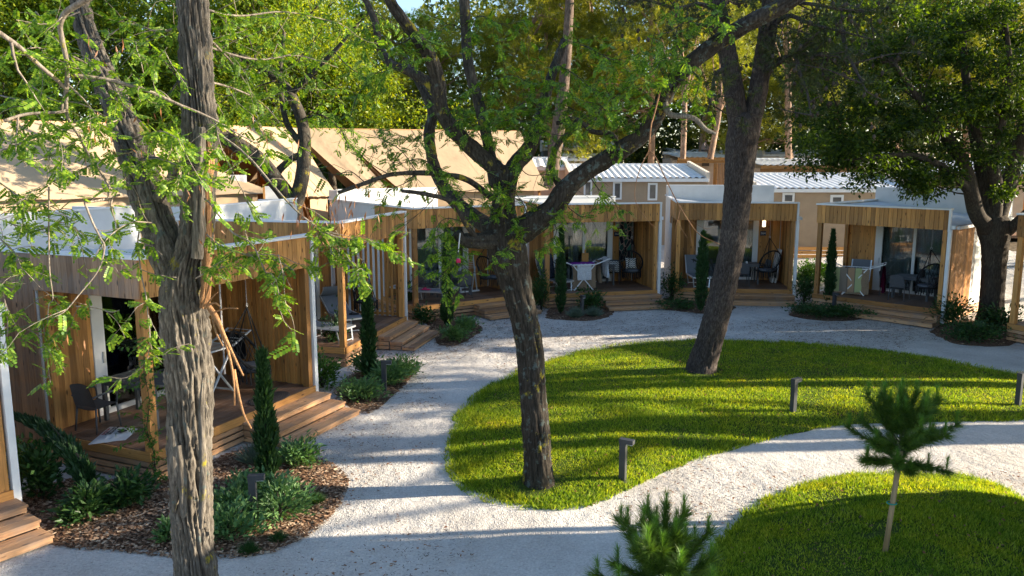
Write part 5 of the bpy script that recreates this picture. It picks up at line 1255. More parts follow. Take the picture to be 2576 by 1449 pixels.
# two people at work on the far roofs
def personmat(name, hair, skin, lower, zh, zw):
    m, nt, out = new_mat(name); tc = N(nt, 'ShaderNodeTexCoord'); sx = N(nt, 'ShaderNodeSeparateXYZ'); nt.links.new(tc.outputs['Object'], sx.inputs[0])
    gt = N(nt, 'ShaderNodeMath', operation='GREATER_THAN', ins={1: zw}); nt.links.new(sx.outputs[2], gt.inputs[0]); gh = N(nt, 'ShaderNodeMath', operation='GREATER_THAN', ins={1: zh}); nt.links.new(sx.outputs[2], gh.inputs[0])
    pbsdf(nt, out, mixc(nt, gh.outputs[0], mixc(nt, gt.outputs[0], lower, skin), hair), .7, 0, None, .3); return m
def person(label, loc, rz, mat, lean):
    """sitting figure, hands on the knees; one continuous skinned body"""
    J = {'pel': (0, 0, .10, .14), 'bel': (0, lean * .3, .28, .125), 'che': (0, lean * .7, .46, .145), 'nek': (0, lean * 1.0, .62, .05), 'hd0': (0, lean * 1.15 - .02, .70, .075), 'hd1': (0, lean * 1.2 - .03, .80, .095), 'hd2': (0, lean * 1.2 - .02, .88, .06)}
    E_ = [('pel', 'bel'), ('bel', 'che'), ('che', 'nek'), ('nek', 'hd0'), ('hd0', 'hd1'), ('hd1', 'hd2')]
    for s_, n_ in ((-1, 'l'), (1, 'r')):
        J.update({'sh' + n_: (s_ * .18, lean * .8, .55, .06), 'el' + n_: (s_ * .26, lean * .8 - .16, .34, .045), 'wr' + n_: (s_ * .17, lean * .8 - .34, .26, .032), 'ha' + n_: (s_ * .15, lean * .8 - .42, .24, .036), 'hip' + n_: (s_ * .1, -.05, .09, .095), 'kn' + n_: (s_ * .15, -.45, .2, .065), 'an' + n_: (s_ * .14, -.52, -.22, .042), 'to' + n_: (s_ * .14, -.68, -.25, .035)})
        E_ += [('che', 'sh' + n_), ('sh' + n_, 'el' + n_), ('el' + n_, 'wr' + n_), ('wr' + n_, 'ha' + n_), ('pel', 'hip' + n_), ('hip' + n_, 'kn' + n_), ('kn' + n_, 'an' + n_), ('an' + n_, 'to' + n_)]
    K = list(J); me = bpy.data.meshes.new('person'); me.from_pydata([J[k][:3] for k in K], [(K.index(a), K.index(b)) for a, b in E_], [])
    o = bpy.data.objects.new('person', me); COL.objects.link(o); me.materials.append(mat); o.location = loc; o.rotation_euler = (0, 0, rz)
    sk = o.modifiers.new('skin', 'SKIN'); sk.use_smooth_shade = True
    for v, k in zip(me.skin_vertices[0].data, K): v.radius = (J[k][3],) * 2
    me.skin_vertices[0].data[0].use_root = True; o.modifiers.new('sub', 'SUBSURF').render_levels = 1
    return tag(o, label, 'person', 'people at work on the far roofs')
pa = AT(1768, 362, 69); person('bare-chested person sitting on a far roof left of the leaning pine', (pa.x, 69, pa.z), -.6, personmat('person_bare', (.05, .03, .02), (.52, .28, .18), (.10, .09, .09), .80, .14), -.08)
pb_ = AT(1766, 382, 56.3); person('person in a pale grey shirt bending on a nearer roof, dark hair', (pb_.x, 56.3, pb_.z + .02), .9, personmat('person_shirt', (.03, .02, .02), (.34, .27, .27), (.12, .10, .10), .68, .12), -.22)

q0 = AT(2376, 468, 39.9); q1 = q0 - fc_r.location; pq = box('number_plaque', fc_r, q1.x - .16, q1.x + .16, 1.86, 1.895, q1.z - .1, q1.z + .1, M['plaque']); pq['label'] = 'navy plaque with white number 310'
text_part(pq, '310', .16, (0, -.021, 0), (pi / 2, 0, 0), M['digits'])
# ================================================================== plants
def cypress(label, base, h, r, seed, lean=(0, 0), group='slim cypresses by the cabin porches', n=2600):
    t = thing('slim_cypress', label, 'cypress', base, 0, group); rg = np.random.default_rng(seed)
    u = rg.random(n) ** .9; prof = np.clip(np.minimum(u * 9, 1) * (1 - u ** 2.2) ** .8, .05, 1) * r * (1 + .35 * vnoise(np.stack([u * 9, u * 0, u * 0 + seed], 1), 1))
    a = rg.random(n) * 2 * pi; q = rg.random(n) ** .4; w = u ** 1.7
    pos = np.stack([np.cos(a) * prof * q + lean[0] * w, np.sin(a) * prof * q + lean[1] * w, .06 + u * h * (1 - .35 * w * (abs(lean[0]) + abs(lean[1]) > .3))], 1)
    d = np.stack([np.cos(a) * .45 + lean[0] * u, np.sin(a) * .45 + lean[1] * u, 1 + 0 * a], 1) + rg.normal(size=(n, 3)) * .25
    fv, ff = expand([(0, 0, 0), (.4, .16, .05), (1, 0, 0), (.4, -.16, .05)], LEAF_F, pos, d, rg.normal(size=(n, 3)), .13 * (.7 + .6 * rg.random(n)))
    mobj('crown', fv, ff, M['cypress'], t)
    mobj('stem', *tube([(0, 0, -.05), (lean[0] * .1, lean[1] * .1, h * .4), (lean[0] * .5, lean[1] * .5, h * .7)], [.025, .02, .008], 6), M['barktree'], t)
for lab, px, py, h, r, sd in [('slim cypress beside the steps of the nearest left cabin', 676, 1222, 2.05, .14, 1), ('slim cypress with a lamp beside the second left cabin', 930, 962, 2.15, .14, 2), ('slim cypress left of the forked locust trunk, before its shaded porch', 1125, 828, 2.5, .16, 3),
                              ('slim cypress before the towel rack of cabin 363', 1410, 793, 2.75, .16, 4), ('slim cypress just left of the leaning pine trunk', 1762, 788, 2.6, .17, 5), ('slim cypress before the striped towel', 2084, 778, 2.6, .17, 6)]:
    cypress(lab, G(px, py), h, r, sd)
cypress('cypress bent over in an arch below the nearest left cabin', G(228, 1255), 1.55, .15, 7, (-1.35, .55), 'slim cypresses by the cabin porches', 2200)
def shrub(name, label, base, r, h, n, leaf, mat, seed, group=None, upright=.5, ratio=.3, stems=9, cat='shrub'):
    t = thing(name, label, cat, base, 0, group); rg = np.random.default_rng(seed); ends = []; st = []
    for i in range(stems):
        a = rg.random() * 6.28; q = rg.random() ** .6; e = np.array([cos(a) * r * q, sin(a) * r * q, h * (.55 + .45 * rg.random()) * (1 - .35 * q * q)])
        st.append(tube([(0, 0, -.03), tuple(e * [.35, .35, .55]), tuple(e)], [.012, .009, .004], 4)); ends += [e, e * [.8, .8, .75], e * [.55, .55, .5]]
    ends = np.array(ends); k = rg.integers(0, len(ends), n); o = rg.normal(size=(n, 3)) * [r * .26, r * .26, h * .14]
    p = ends[k] + o; p[:, 2] = np.maximum(p[:, 2], .02); d = unit(p * [1, 1, .3]) + rg.normal(size=(n, 3)) * .5; d[:, 2] += upright
    up = rg.normal(size=(n, 3)) * .5; up[:, 2] += 1
    fv, ff = expand([(0, 0, 0), (.4, ratio, .06), (1, 0, -.06), (.4, -ratio, .06)], LEAF_F, p, d, up, leaf * (.6 + .8 * rg.random(n)))
    mobj('foliage', fv, ff, M[mat], t); sv, sf = merge(st); mobj('stems', sv, sf, M['barktree'], t, True); return t
GS = 'sage plants in the mulch beds'
for i, (lab, px, py, r, h) in enumerate([('sage plant low in front, right of the broken trunk', 585, 1350, .36, .42), ('sage plant directly left of the near lamp post', 598, 1290, .34, .45), ('large sage plant right of the near lamp post', 705, 1302, .42, .46), ('sage plant between near lamp post and cypress', 668, 1260, .34, .42), ('sage plant behind the near cypress by the lowest step', 752, 1172, .36, .4), ('sage plant at the left foot of the near cypress', 632, 1252, .28, .34),
        ('bright sage plant right of the second lamp post', 1010, 948, .38, .42), ('bright sage plant by the second lamp post', 975, 968, .4, .5), ('sage plant at the tip of the second bed', 905, 1010, .42, .45), ('sage plant behind the second cypress', 930, 945, .45, .55), ('bright low sage plant at the front of the bed left of the forked locust', 1140, 858, .33, .42), ('bright taller sage plant beside the steps behind the forked locust', 1172, 835, .32, .45), ('small sage sprout at the left foot of the broken trunk', 428, 1362, .14, .26)]):
    shrub('sage_plant', lab, G(px, py), r, h, int(900 * r / .36), .10, 'sage', 400 + i, GS, .5, .2, 14, 'sage plant')
for i, (lab, px, py, r, h) in enumerate([('lavender tuft behind the near cypress', 640, 1165, .34, .34), ('lavender tuft left of the lamp before cabin 363', 1448, 800, .32, .36), ('lavender tuft right of the lamp before cabin 363', 1495, 797, .32, .34), ('grassy tuft at the front edge of the near bed', 628, 1392, .2, .16), ('grassy tuft right of the near bed front', 700, 1362, .18, .14), ('pale dry tuft near the tip of the near bed', 790, 1270, .2, .2)]):
    t = thing('lavender_tuft', lab, 'lavender', G(px, py), 0, 'lavender tufts in the beds'); n = 420; a = RNG.random(n) * 6.28; e = RNG.random(n) * 1.1
    d = np.stack([np.cos(a) * np.sin(e), np.sin(a) * np.sin(e), np.cos(e)], 1); ps_ = d * [r * .25, r * .25, 0] 
    fv, ff = expand([(0, .018, 0), (.6, .02, .03), (1, 0, 0), (0, -.018, 0)], [[0, 1, 2, 3]], ps_, d, RNG.normal(size=(n, 3)), h * (.6 + .6 * RNG.random(n))); mobj('foliage', fv, ff, M['lav' if i < 3 else 'shrub'], t)
GD = 'dark evergreen shrubs in the beds'
for i, (lab, px, py, r, h, n, leaf, m) in enumerate([('tall dark laurel shrub by the white corner at the left edge', 105, 1262, .3, .8, 1000, .11, 'shrub'), ('dark laurel shrub below the bent cypress', 225, 1305, .32, .42, 800, .11, 'shrub'), ('dark laurel shrub left of the broken trunk', 318, 1272, .32, .5, 850, .11, 'shrub'), ('feathery shrub climbing the white corner at the left edge', 52, 1235, .22, .8, 600, .08, 'vine'),
        ('dark climber at the corner post of the second left cabin', 848, 905, .3, 1.2, 1100, .09, 'shrub'), ('bright leafy shrub beside the white corner of the nearest cabin', 812, 975, .3, .8, 900, .1, 'vine'), ('dark shrub left of the steps before the forked locust', 1068, 812, .35, .5, 600, .1, 'shrub'), ('dark climber at the post behind the second steps', 1030, 795, .3, 1.0, 900, .09, 'shrub'),
        ('dark shrub behind the lamp before cabin 363', 1480, 785, .45, .75, 900, .11, 'shrub'), ('dark climber at the left post of cabin 363', 1362, 780, .35, 1.3, 1200, .09, 'shrub'), ('dark shrub between cabins 363 and 364', 1688, 757, .4, 1.1, 1100, .1, 'shrub'), ('low dark ground shrub left of the leaning pine', 1700, 777, .6, .4, 900, .09, 'shrub'), ('dark shrub between cabin 364 and the right cabin', 2022, 765, .42, 1.0, 1100, .1, 'shrub'),
        ('low dark ivy left of the right lamp', 2040, 795, .75, .4, 1400, .09, 'shrub'), ('low dark ivy right of the right lamp', 2125, 797, .7, .36, 1200, .09, 'shrub'), ('dark shrub right of the right cabin steps', 2400, 820, .6, .85, 1500, .1, 'shrub'), ('low dark ivy in front of the dark broadleaf', 2450, 855, .8, .5, 1800, .09, 'shrub'), ('leafy shrub at the foot of the dark broadleaf', 2525, 835, .55, .8, 1300, .1, 'shrub'),
        ('sunlit bright bush seen between cabin 364 and the right cabin', 2030, 690, .7, .9, 1600, .11, 'vine'), ('second bright bush behind the right cabin post', 2052, 672, .5, .9, 1000, .11, 'vine')]):
    shrub('garden_shrub', lab, G(px, py) if py > 700 else AT(px, py, 31.5) - Vector((0, 0, .5)), r, h, n, leaf, m, 450 + i, GD, .3, .24)
# vine on the corner post of the nearest cabin
vt = thing('climbing_vine', 'leafy green vine climbing the corner post of the nearest left cabin', 'vine', CL('B', -.08, -.1, 0), 0)
P = np.array([(0, 0, 0), (.05, -.05, .5), (-.05, -.02, .9), (.04, -.06, 1.4), (-.02, -.04, 1.9), (.03, 0, 2.3)])
SV = Spray(9); SV.branch(spline(P, 4), .01, .004, .05, .42, 40, .07, 0, .3, .6); tv, tf = SV.twig_mesh(); mobj('stem', tv, tf, M['barktree'], vt)
lv, lf = SV.leaf_mesh(LEAF_V, LEAF_F); mobj('foliage', lv, lf, M['vine'], vt)
# ---- young pines with stakes
def young_pine(label, base, h, cr, stake, seed, leanx=.0):
    t = thing('young_pine', label, 'tree', base, 0, 'young pines on the mounded lawn'); rg = np.random.default_rng(seed); z1 = h * .62
    mobj('trunk', *tube([(0, 0, -.1), (.03, .02, h * .3), (.02 + leanx * .4, 0, h * .6), (leanx, 0, h * .93)], [.022, .02, .018, .008], 8, 3), M['barkpine'], t, True)
    pos = []; dr = []; sz = []; sp = []; sd = []; tw = []
    nb = 34
    for i in range(nb):
        u = i / (nb - 1); z = z1 + (h * .93 - z1) * u; a = i * 2.4; l = cr * (.68 + .42 * sin(pi * min(1, u * 1.15))) * (.7 + .5 * rg.random()); el = -.2 + 1.3 * u + rg.normal() * .2
        d = np.array([cos(a) * cos(el), sin(a) * cos(el), sin(el)]); b = np.array([leanx * (z / h) ** 2, 0, z]); m = 9
        Q = [b + d * l * k / m + np.array([0, 0, .12 * l * (k / m) ** 2]) for k in range(m + 1)]; tw.append(tube(Q, np.linspace(.008, .004, m + 1), 4))
        for k in range(2, m + 1):
            for _ in range(5): pos.append(Q[k] + rg.normal(size=3) * .012); dr.append(d + rg.normal(size=3) * .35 + [0, 0, .15]); sz.append(.15)
        for k in range(8): sp.append(Q[-1] + np.array([0, 0, .02 * k])); sd.append(np.array([d[0] * .25, d[1] * .25, 1]) + rg.normal(size=3) * .1)
    for k in range(14): sp.append(np.array([leanx, 0, h * .9 + .012 * k])); sd.append(np.array([0, 0, 1.0]))
    fv, ff = expand(FINE_V, FINE_F, np.array(pos), np.array(dr), rg.normal(size=(len(pos), 3)), np.array(sz) * (.8 + .4 * rg.random(len(pos)))); mobj('crown', fv, ff, M['pined'], t)
    fv, ff = expand(FINE_V, FINE_F, np.array(sp), np.array(sd), rg.normal(size=(len(sp), 3)), .1); o = mobj('shoots', fv, ff, M['pinet'], t); o['kind'] = 'stuff'
    mg = merge(tw); mobj('branches', mg[0], mg[1], M['barkpine'], t)
    if stake:
        mobj('stake', *tube([(-.05, -.05, -.1), (.06, -.02, h * .72)], [.032, .03], 10), M['stake'], t, True)
        mobj('tie', *tube([(.0 + .055 * cos(a), -.03 + .05 * sin(a), h * .35) for a in np.linspace(0, 6.28, 10)], .008, 5), M['tie'], t)
    return t
M['tie'] = plain('green_tie', (.02, .25, .2), .6)
sb = G(2229, 1405, .28); young_pine('young pine tied to a wooden stake on the mounded lawn', (sb.x, sb.y, float(lawn_b.z(sb.x, sb.y))), 1.72, .5, True, 601, .08)
sb = AT(1668, 1430, 6.4); young_pine('young pine with bright shoots cut off at the bottom edge', (sb.x, 6.4, 0), 1.76, .5, False, 602, .02)
# ---- lamp posts
def bollard(label, base, rz):
    t = thing('bollard_lamp', label, 'lamp post', base, rz, 'low anthracite path lamps')
    box('post', t, -.05, .05, -.045, .045, -.02, .62, M['dgrey']); box('head', t, -.055, .17, -.05, .05, .621, .69, M['dgrey']); box('lens', t, .06, .16, -.04, .04, .612, .6205, M['rack']); box('foot_plate', t, -.08, .08, -.07, .07, -.02, .012, M['dgrey'])
for lab, px, py, rz, on in [('anthracite lamp post among sage in the near left bed', 640, 1313, .1, 0), ('anthracite lamp post beside the second left cypress', 967, 985, .0, 0), ('anthracite lamp post in the bed before cabin 363', 1464, 795, -1.2, 0), ('anthracite lamp post in the ivy before the striped towel', 2097, 787, -1.2, 0),
                            ('lamp post on the middle lawn beside the forked locust', 1566, 1208, -.5, 1), ('lamp post with pale top on the right part of the lawn', 1994, 1046, .6, 1), ('lamp post cut off at the right edge of the lawn', 2560, 1022, .6, 1)]:
    b = G(px, py, .06 if on else .02)
    if on: b.z = float(lawn_a.z(b.x, b.y)) - .03
    bollard(lab, b, rz)

ob = AT(665, 530, 27.6); shrub('olive_bush', 'pale sunlit olive bush beside the middle tent', (ob.x, 27.6, float(gz(ob.x, 27.6))), .6, 2.5, 2600, .09, 'lav', 490, None, .3, .22, 16)
# ================================================================== porch furniture
def T_(name, label, cat, p, rz, group): return thing(name, label, cat, p, rz, group)
def make_chair(label, p, rz, group='grey plastic porch chairs'):
    t = thing('porch_chair', label, 'chair', p, rz, group)
    n = 8; u = np.linspace(-1, 1, n)
    def shell(fn, name):
        A = np.array([[fn(a, b) for a in u] for b in np.linspace(0, 1, n)]).reshape(-1, 3); i = (np.arange(n - 1)[:, None] * n + np.arange(n - 1)).ravel(); F = np.stack([i, i + 1, i + n + 1, i + n], 1)
        V = np.concatenate([A, A + [0, .012, -.014]]); mobj(name, V, np.concatenate([F, F[:, ::-1] + n * n]), M['plgrey'], t, True)
    shell(lambda a, b: (a * .23, -.22 + .44 * b, .44 - .02 * (1 - a * a) - .015 * b), 'seat'); shell(lambda a, b: (a * .235 * (1 - .12 * b * b), .21 + .1 * b - .035 * (1 - a * a), .45 + .4 * b * (1 - .06 * a * a)), 'backrest')
    for sx in (-1, 1):
        for y0, y1 in ((-.2, -.23), (.2, .25)): mb = MB(); mb.tube([(sx * .22, y0, .44), (sx * .25, y1, 0)], [.018, .014], 8); mb.build('leg', M['plgrey'], t, True)
        mb = MB(); mb.tube([(sx * .235, .27, .62), (sx * .27, .1, .66), (sx * .27, -.15, .655), (sx * .25, -.2, .62), (sx * .235, -.2, .44)], .016, 8, res=3); mb.build('armrest', M['plgrey'], t, True)
    return t
def make_table(label, p, rz, w=1.35, d=.8, group='dark porch tables'):
    t = thing('porch_table', label, 'table', p, rz, group)
    for i in range(7): y = -d / 2 + i * d / 7; box('top_slat', t, -w / 2, w / 2, y + .006, y + d / 7 - .006, .715, .74, M['plgrey'])
    box('apron', t, -w / 2 + .04, w / 2 - .04, -d / 2 + .04, -d / 2 + .07, .64, .713, M['plgrey']); box('apron', t, -w / 2 + .04, w / 2 - .04, d / 2 - .07, d / 2 - .04, .64, .713, M['plgrey'])
    for sx in (-1, 1):
        for sy in (-1, 1): box('leg', t, sx * (w / 2 - .06) - .03, sx * (w / 2 - .06) + .03, sy * (d / 2 - .06) - .03, sy * (d / 2 - .06) + .03, 0, .714, M['plgrey'])
    return t
def make_lounger(label, p, rz, back=50, hood=True, group='aluminium sun loungers on the porches'):
    """foot end at -y"""
    t = thing('sun_lounger', label, 'lounger', p, rz, group); b = radians(back); L0 = 1.2; L1 = .72
    for sx in (-1, 1): mb = MB(); mb.bar((sx * .31, -.95, .36), (sx * .31, L0 - .95, .36), .035, .045); mb.build('side_rail', M['alu'], t)
    box('sling', t, -.29, .29, -.94, L0 - .95, .365, .378, M['sling'])
    hy, hz = L0 - .95, .37; ey, ez = hy + L1 * cos(b), hz + L1 * sin(b)
    mb = MB(); mb.bar((0, hy, hz + .01), (0, ey, ez + .01), .58, .014); mb.build('back_sling', M['sling'], t)
    for sx in (-1, 1): mb = MB(); mb.bar((sx * .31, hy, hz), (sx * .31, ey, ez), .035, .045); mb.build('back_rail', M['alu'], t)
    for y in (-.82, .15):
        mb = MB(); mb.bar((-.3, y, .34), (-.27, y - .06, 0), .03); mb.bar((.3, y, .34), (.27, y - .06, 0), .03); mb.bar((-.27, y - .055, .04), (.27, y - .055, .04), .025); mb.build('leg_frame', M['alu'], t)
    mb = MB(); mb.bar((-.3, -.945, .36), (.3, -.945, .36), .035, .04); mb.build('foot_bar', M['alu'], t)
    if hood:
        n = 9; a = np.linspace(-.1, 1.35, n); R = .34
        V = np.concatenate([[(x, ey - .0 - R * sin(q) * .9, ez + .02 + R * (1 - cos(q)) * .7 + .1 * sin(q)) for q in a] for x in (-.31, .31)]); V = np.concatenate([V, V + [0, .004, .012]])
        i = np.arange(n - 1); F = np.stack([i, i + 1, i + n + 1, i + n], 1); mobj('sun_hood', V, np.concatenate([F, F[:, ::-1] + 2 * n]), M['sling'], t, True)
        for sx in (-1, 1): mobj('hood_rod', *tube([(sx * .32, ey - R * sin(q) * .9, ez + .02 + R * (1 - cos(q)) * .7 + .1 * sin(q)) for q in a], .012, 6), M['alu'], t)
    return t
def make_rack(label, p, rz, fold=False, group='white drying racks on the porches'):
    t = thing('drying_rack', label, 'drying rack', p, rz, group); h = .92
    def frame(name, x0, x1, y0, y1, z0, z1, n=9):
        mb = MB()
        for y in (y0, y1): mb.bar((x0, y, z0), (x1, y, z1), .03)
        mb.build(name, M['rack'], t)
        for i in range(n): f = i / (n - 1); x = x0 + (x1 - x0) * f; z = z0 + (z1 - z0) * f; mobj('rail', *tube([(x, y0, z), (x, y1, z)], .007, 5), M['rack'], t)
    if fold:
        mb = MB(); [mb.bar((x, .0, 0), (x * .95, .25, 1.25), .035) for x in (-.32, .32)]; [mb.bar((x, .32, 0), (x * .95, .06, .85), .035) for x in (-.3, .3)]; mb.build('legs', M['rack'], t)
        for i in range(8): z = .8 + i * .06; mobj('rail', *tube([(-.31, .2 + (z - 1) * .2, z), (.31, .2 + (z - 1) * .2, z)], .008, 5), M['rack'], t)
        for x in (-.22, .22): box('foot', t, x - .16, x + .16, -.08, .02, .0, .05, M['rack'])
        return t
    frame('frame', -.42, .42, -.28, .28, h, h, 10); frame('wing', -.95, -.44, -.28, .28, h + .2, h + .01, 6); frame('wing', .44, .95, -.28, .28, h + .01, h + .2, 6)
    for y in (-.27, .27):
        for s in (-1, 1): mb = MB(); mb.bar((s * .38, y, h - .02), (-s * .34, y, .02), .034); mb.build('leg', M['rack'], t)
    for s in (-1, 1): mb = MB(); mb.bar((s * .34, -.27, .04), (s * .34, .27, .04), .03); mb.build('foot_bar', M['rack'], t)
    return t
def drape(label, p, rz, w, front, back, mat, thick=.012, wav=.02, name='towel', gap=.05):
    """cloth folded over a bar that runs along local x"""
    n = 16; s = np.linspace(0, 1, 26); tot = front + back + gap; d = s * tot
    y = np.where(d < front, -gap / 2, np.where(d > front + gap, gap / 2, -gap / 2 + (d - front))); z = np.where(d < front, -(front - d), np.where(d > front + gap, -(d - front - gap), 0.0))
    u = np.linspace(-.5, .5, n); U, D = np.meshgrid(u, np.arange(26)); X = U * w * (1 + .03 * np.sin(D * .4)); Y = y[D] + wav * np.sin(U * 14 + D * .15) * (-z[D]).clip(0, .5) * 2; Z = z[D] + .008 * np.sin(U * 20)
    V = np.stack([X, Y, Z], -1).reshape(-1, 3); sg = np.where(D < 13, -1, 1).reshape(-1, 1); V2 = V + np.concatenate([0 * sg, sg * thick * -1, 0 * sg], 1)
    i = (np.arange(25)[:, None] * n + np.arange(n - 1)).ravel(); F = np.stack([i, i + 1, i + n + 1, i + n], 1)
    o = mobj(name, np.concatenate([V, V2]), np.concatenate([F, F[:, ::-1] + len(V)]), mat, None, True, tuple(p), (0, 0, rz)); return tag(o, label, 'towel', 'towels and clothes drying on the porches')
def make_hanging(label, p, rz, top=2.4, group='black macrame hanging chairs'):
    """p on the deck; opening faces -y; hung from the porch ceiling"""
    t = thing('hanging_chair', label, 'hanging chair', p, rz, group); zs = .52
    ring = lambda c, rx, ry, tilt, n=28: [(c[0] + rx * cos(a), c[1] + ry * sin(a) * cos(tilt), c[2] + ry * sin(a) * sin(tilt)) for a in np.linspace(0, 2 * pi, n + 1)]
    sr = ring((0, 0, zs), .33, .33, 0.0); br = ring((0, .12, zs + .34), .43, .45, .95)
    mobj('seat_hoop', *tube(sr, .022, 8), M['black'], t, True); mobj('back_hoop', *tube(br, .026, 8), M['black'], t, True)
    mb = MB(); m = 18; A = [np.array(sr[int(28 * i / m) % 28]) for i in range(m)]; Bq = [np.array(br[int(28 * i / m) % 28]) for i in range(m)]
    for i in range(m):
        for k in (2, -2):
            a, b = A[i], Bq[(i + k) % m]; mid = (a + b) / 2 * [1.06, 1.06, 1] ; mb.tube([a, mid, b], .0075, 4)
    for i in range(-5, 6):
        x = i * .06; q = math.sqrt(max(.001, .33 ** 2 - x * x)); mb.tube([(x, -q, zs), (x, 0, zs - .05), (x, q, zs)], .007, 4); mb.tube([(-q, x, zs), (0, x, zs - .05), (q, x, zs)], .007, 4)
    o = mb.build('netting', M['black'], t); o['kind'] = 'stuff'
    V, F = tube([(0, 0, zs + .0), (0, 0, zs + .02), (0, 0, zs + .07), (0, 0, zs + .085)], [.22, .30, .29, .2], 20); mobj('seat_pad', V, F, M['pad'], t, True)
    apex = (0, .05, 1.72)
    for q in (br[4], br[10], sr[18], sr[24]):
        mobj('rope', *tube([tuple(q), apex], .012, 6), M['black'], t)
    mobj('ring', *tube([(.035 * cos(a), .05, 1.755 + .035 * sin(a)) for a in np.linspace(0, 6.28, 12)], .008, 6), M['alu'], t, True)
    mb = MB()
    for i in range(int((top - 1.79) / .035)): z = 1.79 + i * .035; mb.tube([((.009 if i % 2 else 0) * s_, .05 + (0 if i % 2 else .009) * s_, z + .02 * c_) for s_, c_ in ((1, 0), (0, 1), (-1, 0), (0, -1), (1, 0))], .004, 4)
    o = mb.build('chain', M['alu'], t); o['kind'] = 'stuff'
    fr_ = MB()
    for i in range(26): a = i / 26 * 6.28; x, y = .33 * cos(a), .33 * sin(a); fr_.tube([(x, y, zs), (x * 1.02, y * 1.02, zs - .1), (x, y, zs - .2 - .03 * (i % 3))], [.012, .014, .018], 4)
    o = fr_.build('fringe', M['black'], t); o['kind'] = 'stuff'
    return t
M['pad'] = cloth('grey_seat_pad', (.10, .11, .13), (.13, .14, .16), 0, 60)
def zigzag(name):
    m, nt, out = new_mat(name); tc = N(nt, 'ShaderNodeTexCoord'); sx = N(nt, 'ShaderNodeSeparateXYZ'); nt.links.new(tc.outputs['Object'], sx.inputs[0])
    pp_ = N(nt, 'ShaderNodeMath', operation='PINGPONG', ins={1: .05}); nt.links.new(sx.outputs[0], pp_.inputs[0])
    ad = N(nt, 'ShaderNodeMath', operation='ADD'); nt.links.new(pp_.outputs[0], ad.inputs[0]); nt.links.new(sx.outputs[2], ad.inputs[1])
    sc_ = N(nt, 'ShaderNodeMath', operation='MULTIPLY', ins={1: 14.0}); nt.links.new(ad.outputs[0], sc_.inputs[0]); fr_ = N(nt, 'ShaderNodeMath', operation='FRACT'); nt.links.new(sc_.outputs[0], fr_.inputs[0])
    pbsdf(nt, out, ramp(nt, fr_.outputs[0], [(.48, (.02, .02, .02)), (.52, (.72, .71, .68))]), .9, 0, None, .1); return m
M['zig'] = zigzag('zigzag_cushion')
def cushion(label, p, rot, s=.42):
    n = 12; u = np.linspace(-1, 1, n); U, W = np.meshgrid(u, u); T = .085 * (1 - U ** 4) * (1 - W ** 4); k = 1 - .06 * (1 - U * U) * np.abs(W) ** 3
    A = np.stack([U * s / 2 * (1 - .07 * (1 - W * W)) , -T, W * s / 2 * (1 - .07 * (1 - U * U))], -1).reshape(-1, 3); Bv = A * [1, -1, 1]; i = (np.arange(n - 1)[:, None] * n + np.arange(n - 1)).ravel(); F = np.stack([i, i + 1, i + n + 1, i + n], 1)
    o = mobj('cushion', np.concatenate([A, Bv]), np.concatenate([F, F[:, ::-1] + n * n]), M['zig'], None, True, tuple(p), rot); return tag(o, label, 'cushion', 'black and white zigzag cushions')
def D_(px, py, key): 
    p = G(px, py, ZD + .003); return p
for nm, c in (('beige', (.27, .195, .13)), ('purple', (.20, .05, .28)), ('blue', (.015, .05, .14)), ('darkcl', (.02, .022, .026)), ('wine', (.07, .008, .025)), ('greencl', (.03, .07, .045))): M['t_' + nm] = cloth('towel_' + nm, c, tuple(x * 1.15 for x in c), .1, 50)
def stripetowel():
    m, nt, out = new_mat('striped_towel'); tc = N(nt, 'ShaderNodeTexCoord'); sx = N(nt, 'ShaderNodeSeparateXYZ'); nt.links.new(tc.outputs['Object'], sx.inputs[0])
    mr = N(nt, 'ShaderNodeMapRange', ins={1: -.42, 2: .42}); nt.links.new(sx.outputs[0], mr.inputs[0])
    g, b, tn, k = (.36, .40, .20), (.22, .18, .145), (.36, .23, .14), (.1, .09, .08)
    col = ramp(nt, mr.outputs[0], [(0, g), (.17, g), (.19, b), (.44, b), (.46, k), (.5, tn), (.72, tn), (.74, k), (.77, g), (1, g)]); pbsdf(nt, out, col, .95, 0, bump(nt, noise(nt, tc.outputs['Object'], 70, 2), .3, .005), .05); return m
M['t_stripe'] = stripetowel()
def floral():
    m, nt, out = new_mat('floral_cloth'); tc = N(nt, 'ShaderNodeTexCoord'); v = tc.outputs['Object']
    vo = N(nt, 'ShaderNodeTexVoronoi', feature='DISTANCE_TO_EDGE', ins={'Scale': 6.0}); nt.links.new(mapping(nt, v, (1.3, 1, .7)), vo.inputs['Vector'])
    vc = N(nt, 'ShaderNodeTexVoronoi', ins={'Scale': 6.0}); nt.links.new(mapping(nt, v, (1.3, 1, .7)), vc.inputs['Vector'])
    leaf_ = ramp(nt, vc.outputs['Color'], [(.3, (.012, .012, .018)), (.5, (.02, .05, .045)), (.75, (.03, .12, .09))], 'CONSTANT')
    pbsdf(nt, out, mixc(nt, ramp(nt, vo.outputs['Distance'], [(.03, (1, 1, 1)), (.06, (0, 0, 0))]), leaf_, (.30, .22, .18)), .9, 0, None, .1); return m
M['floral'] = floral()
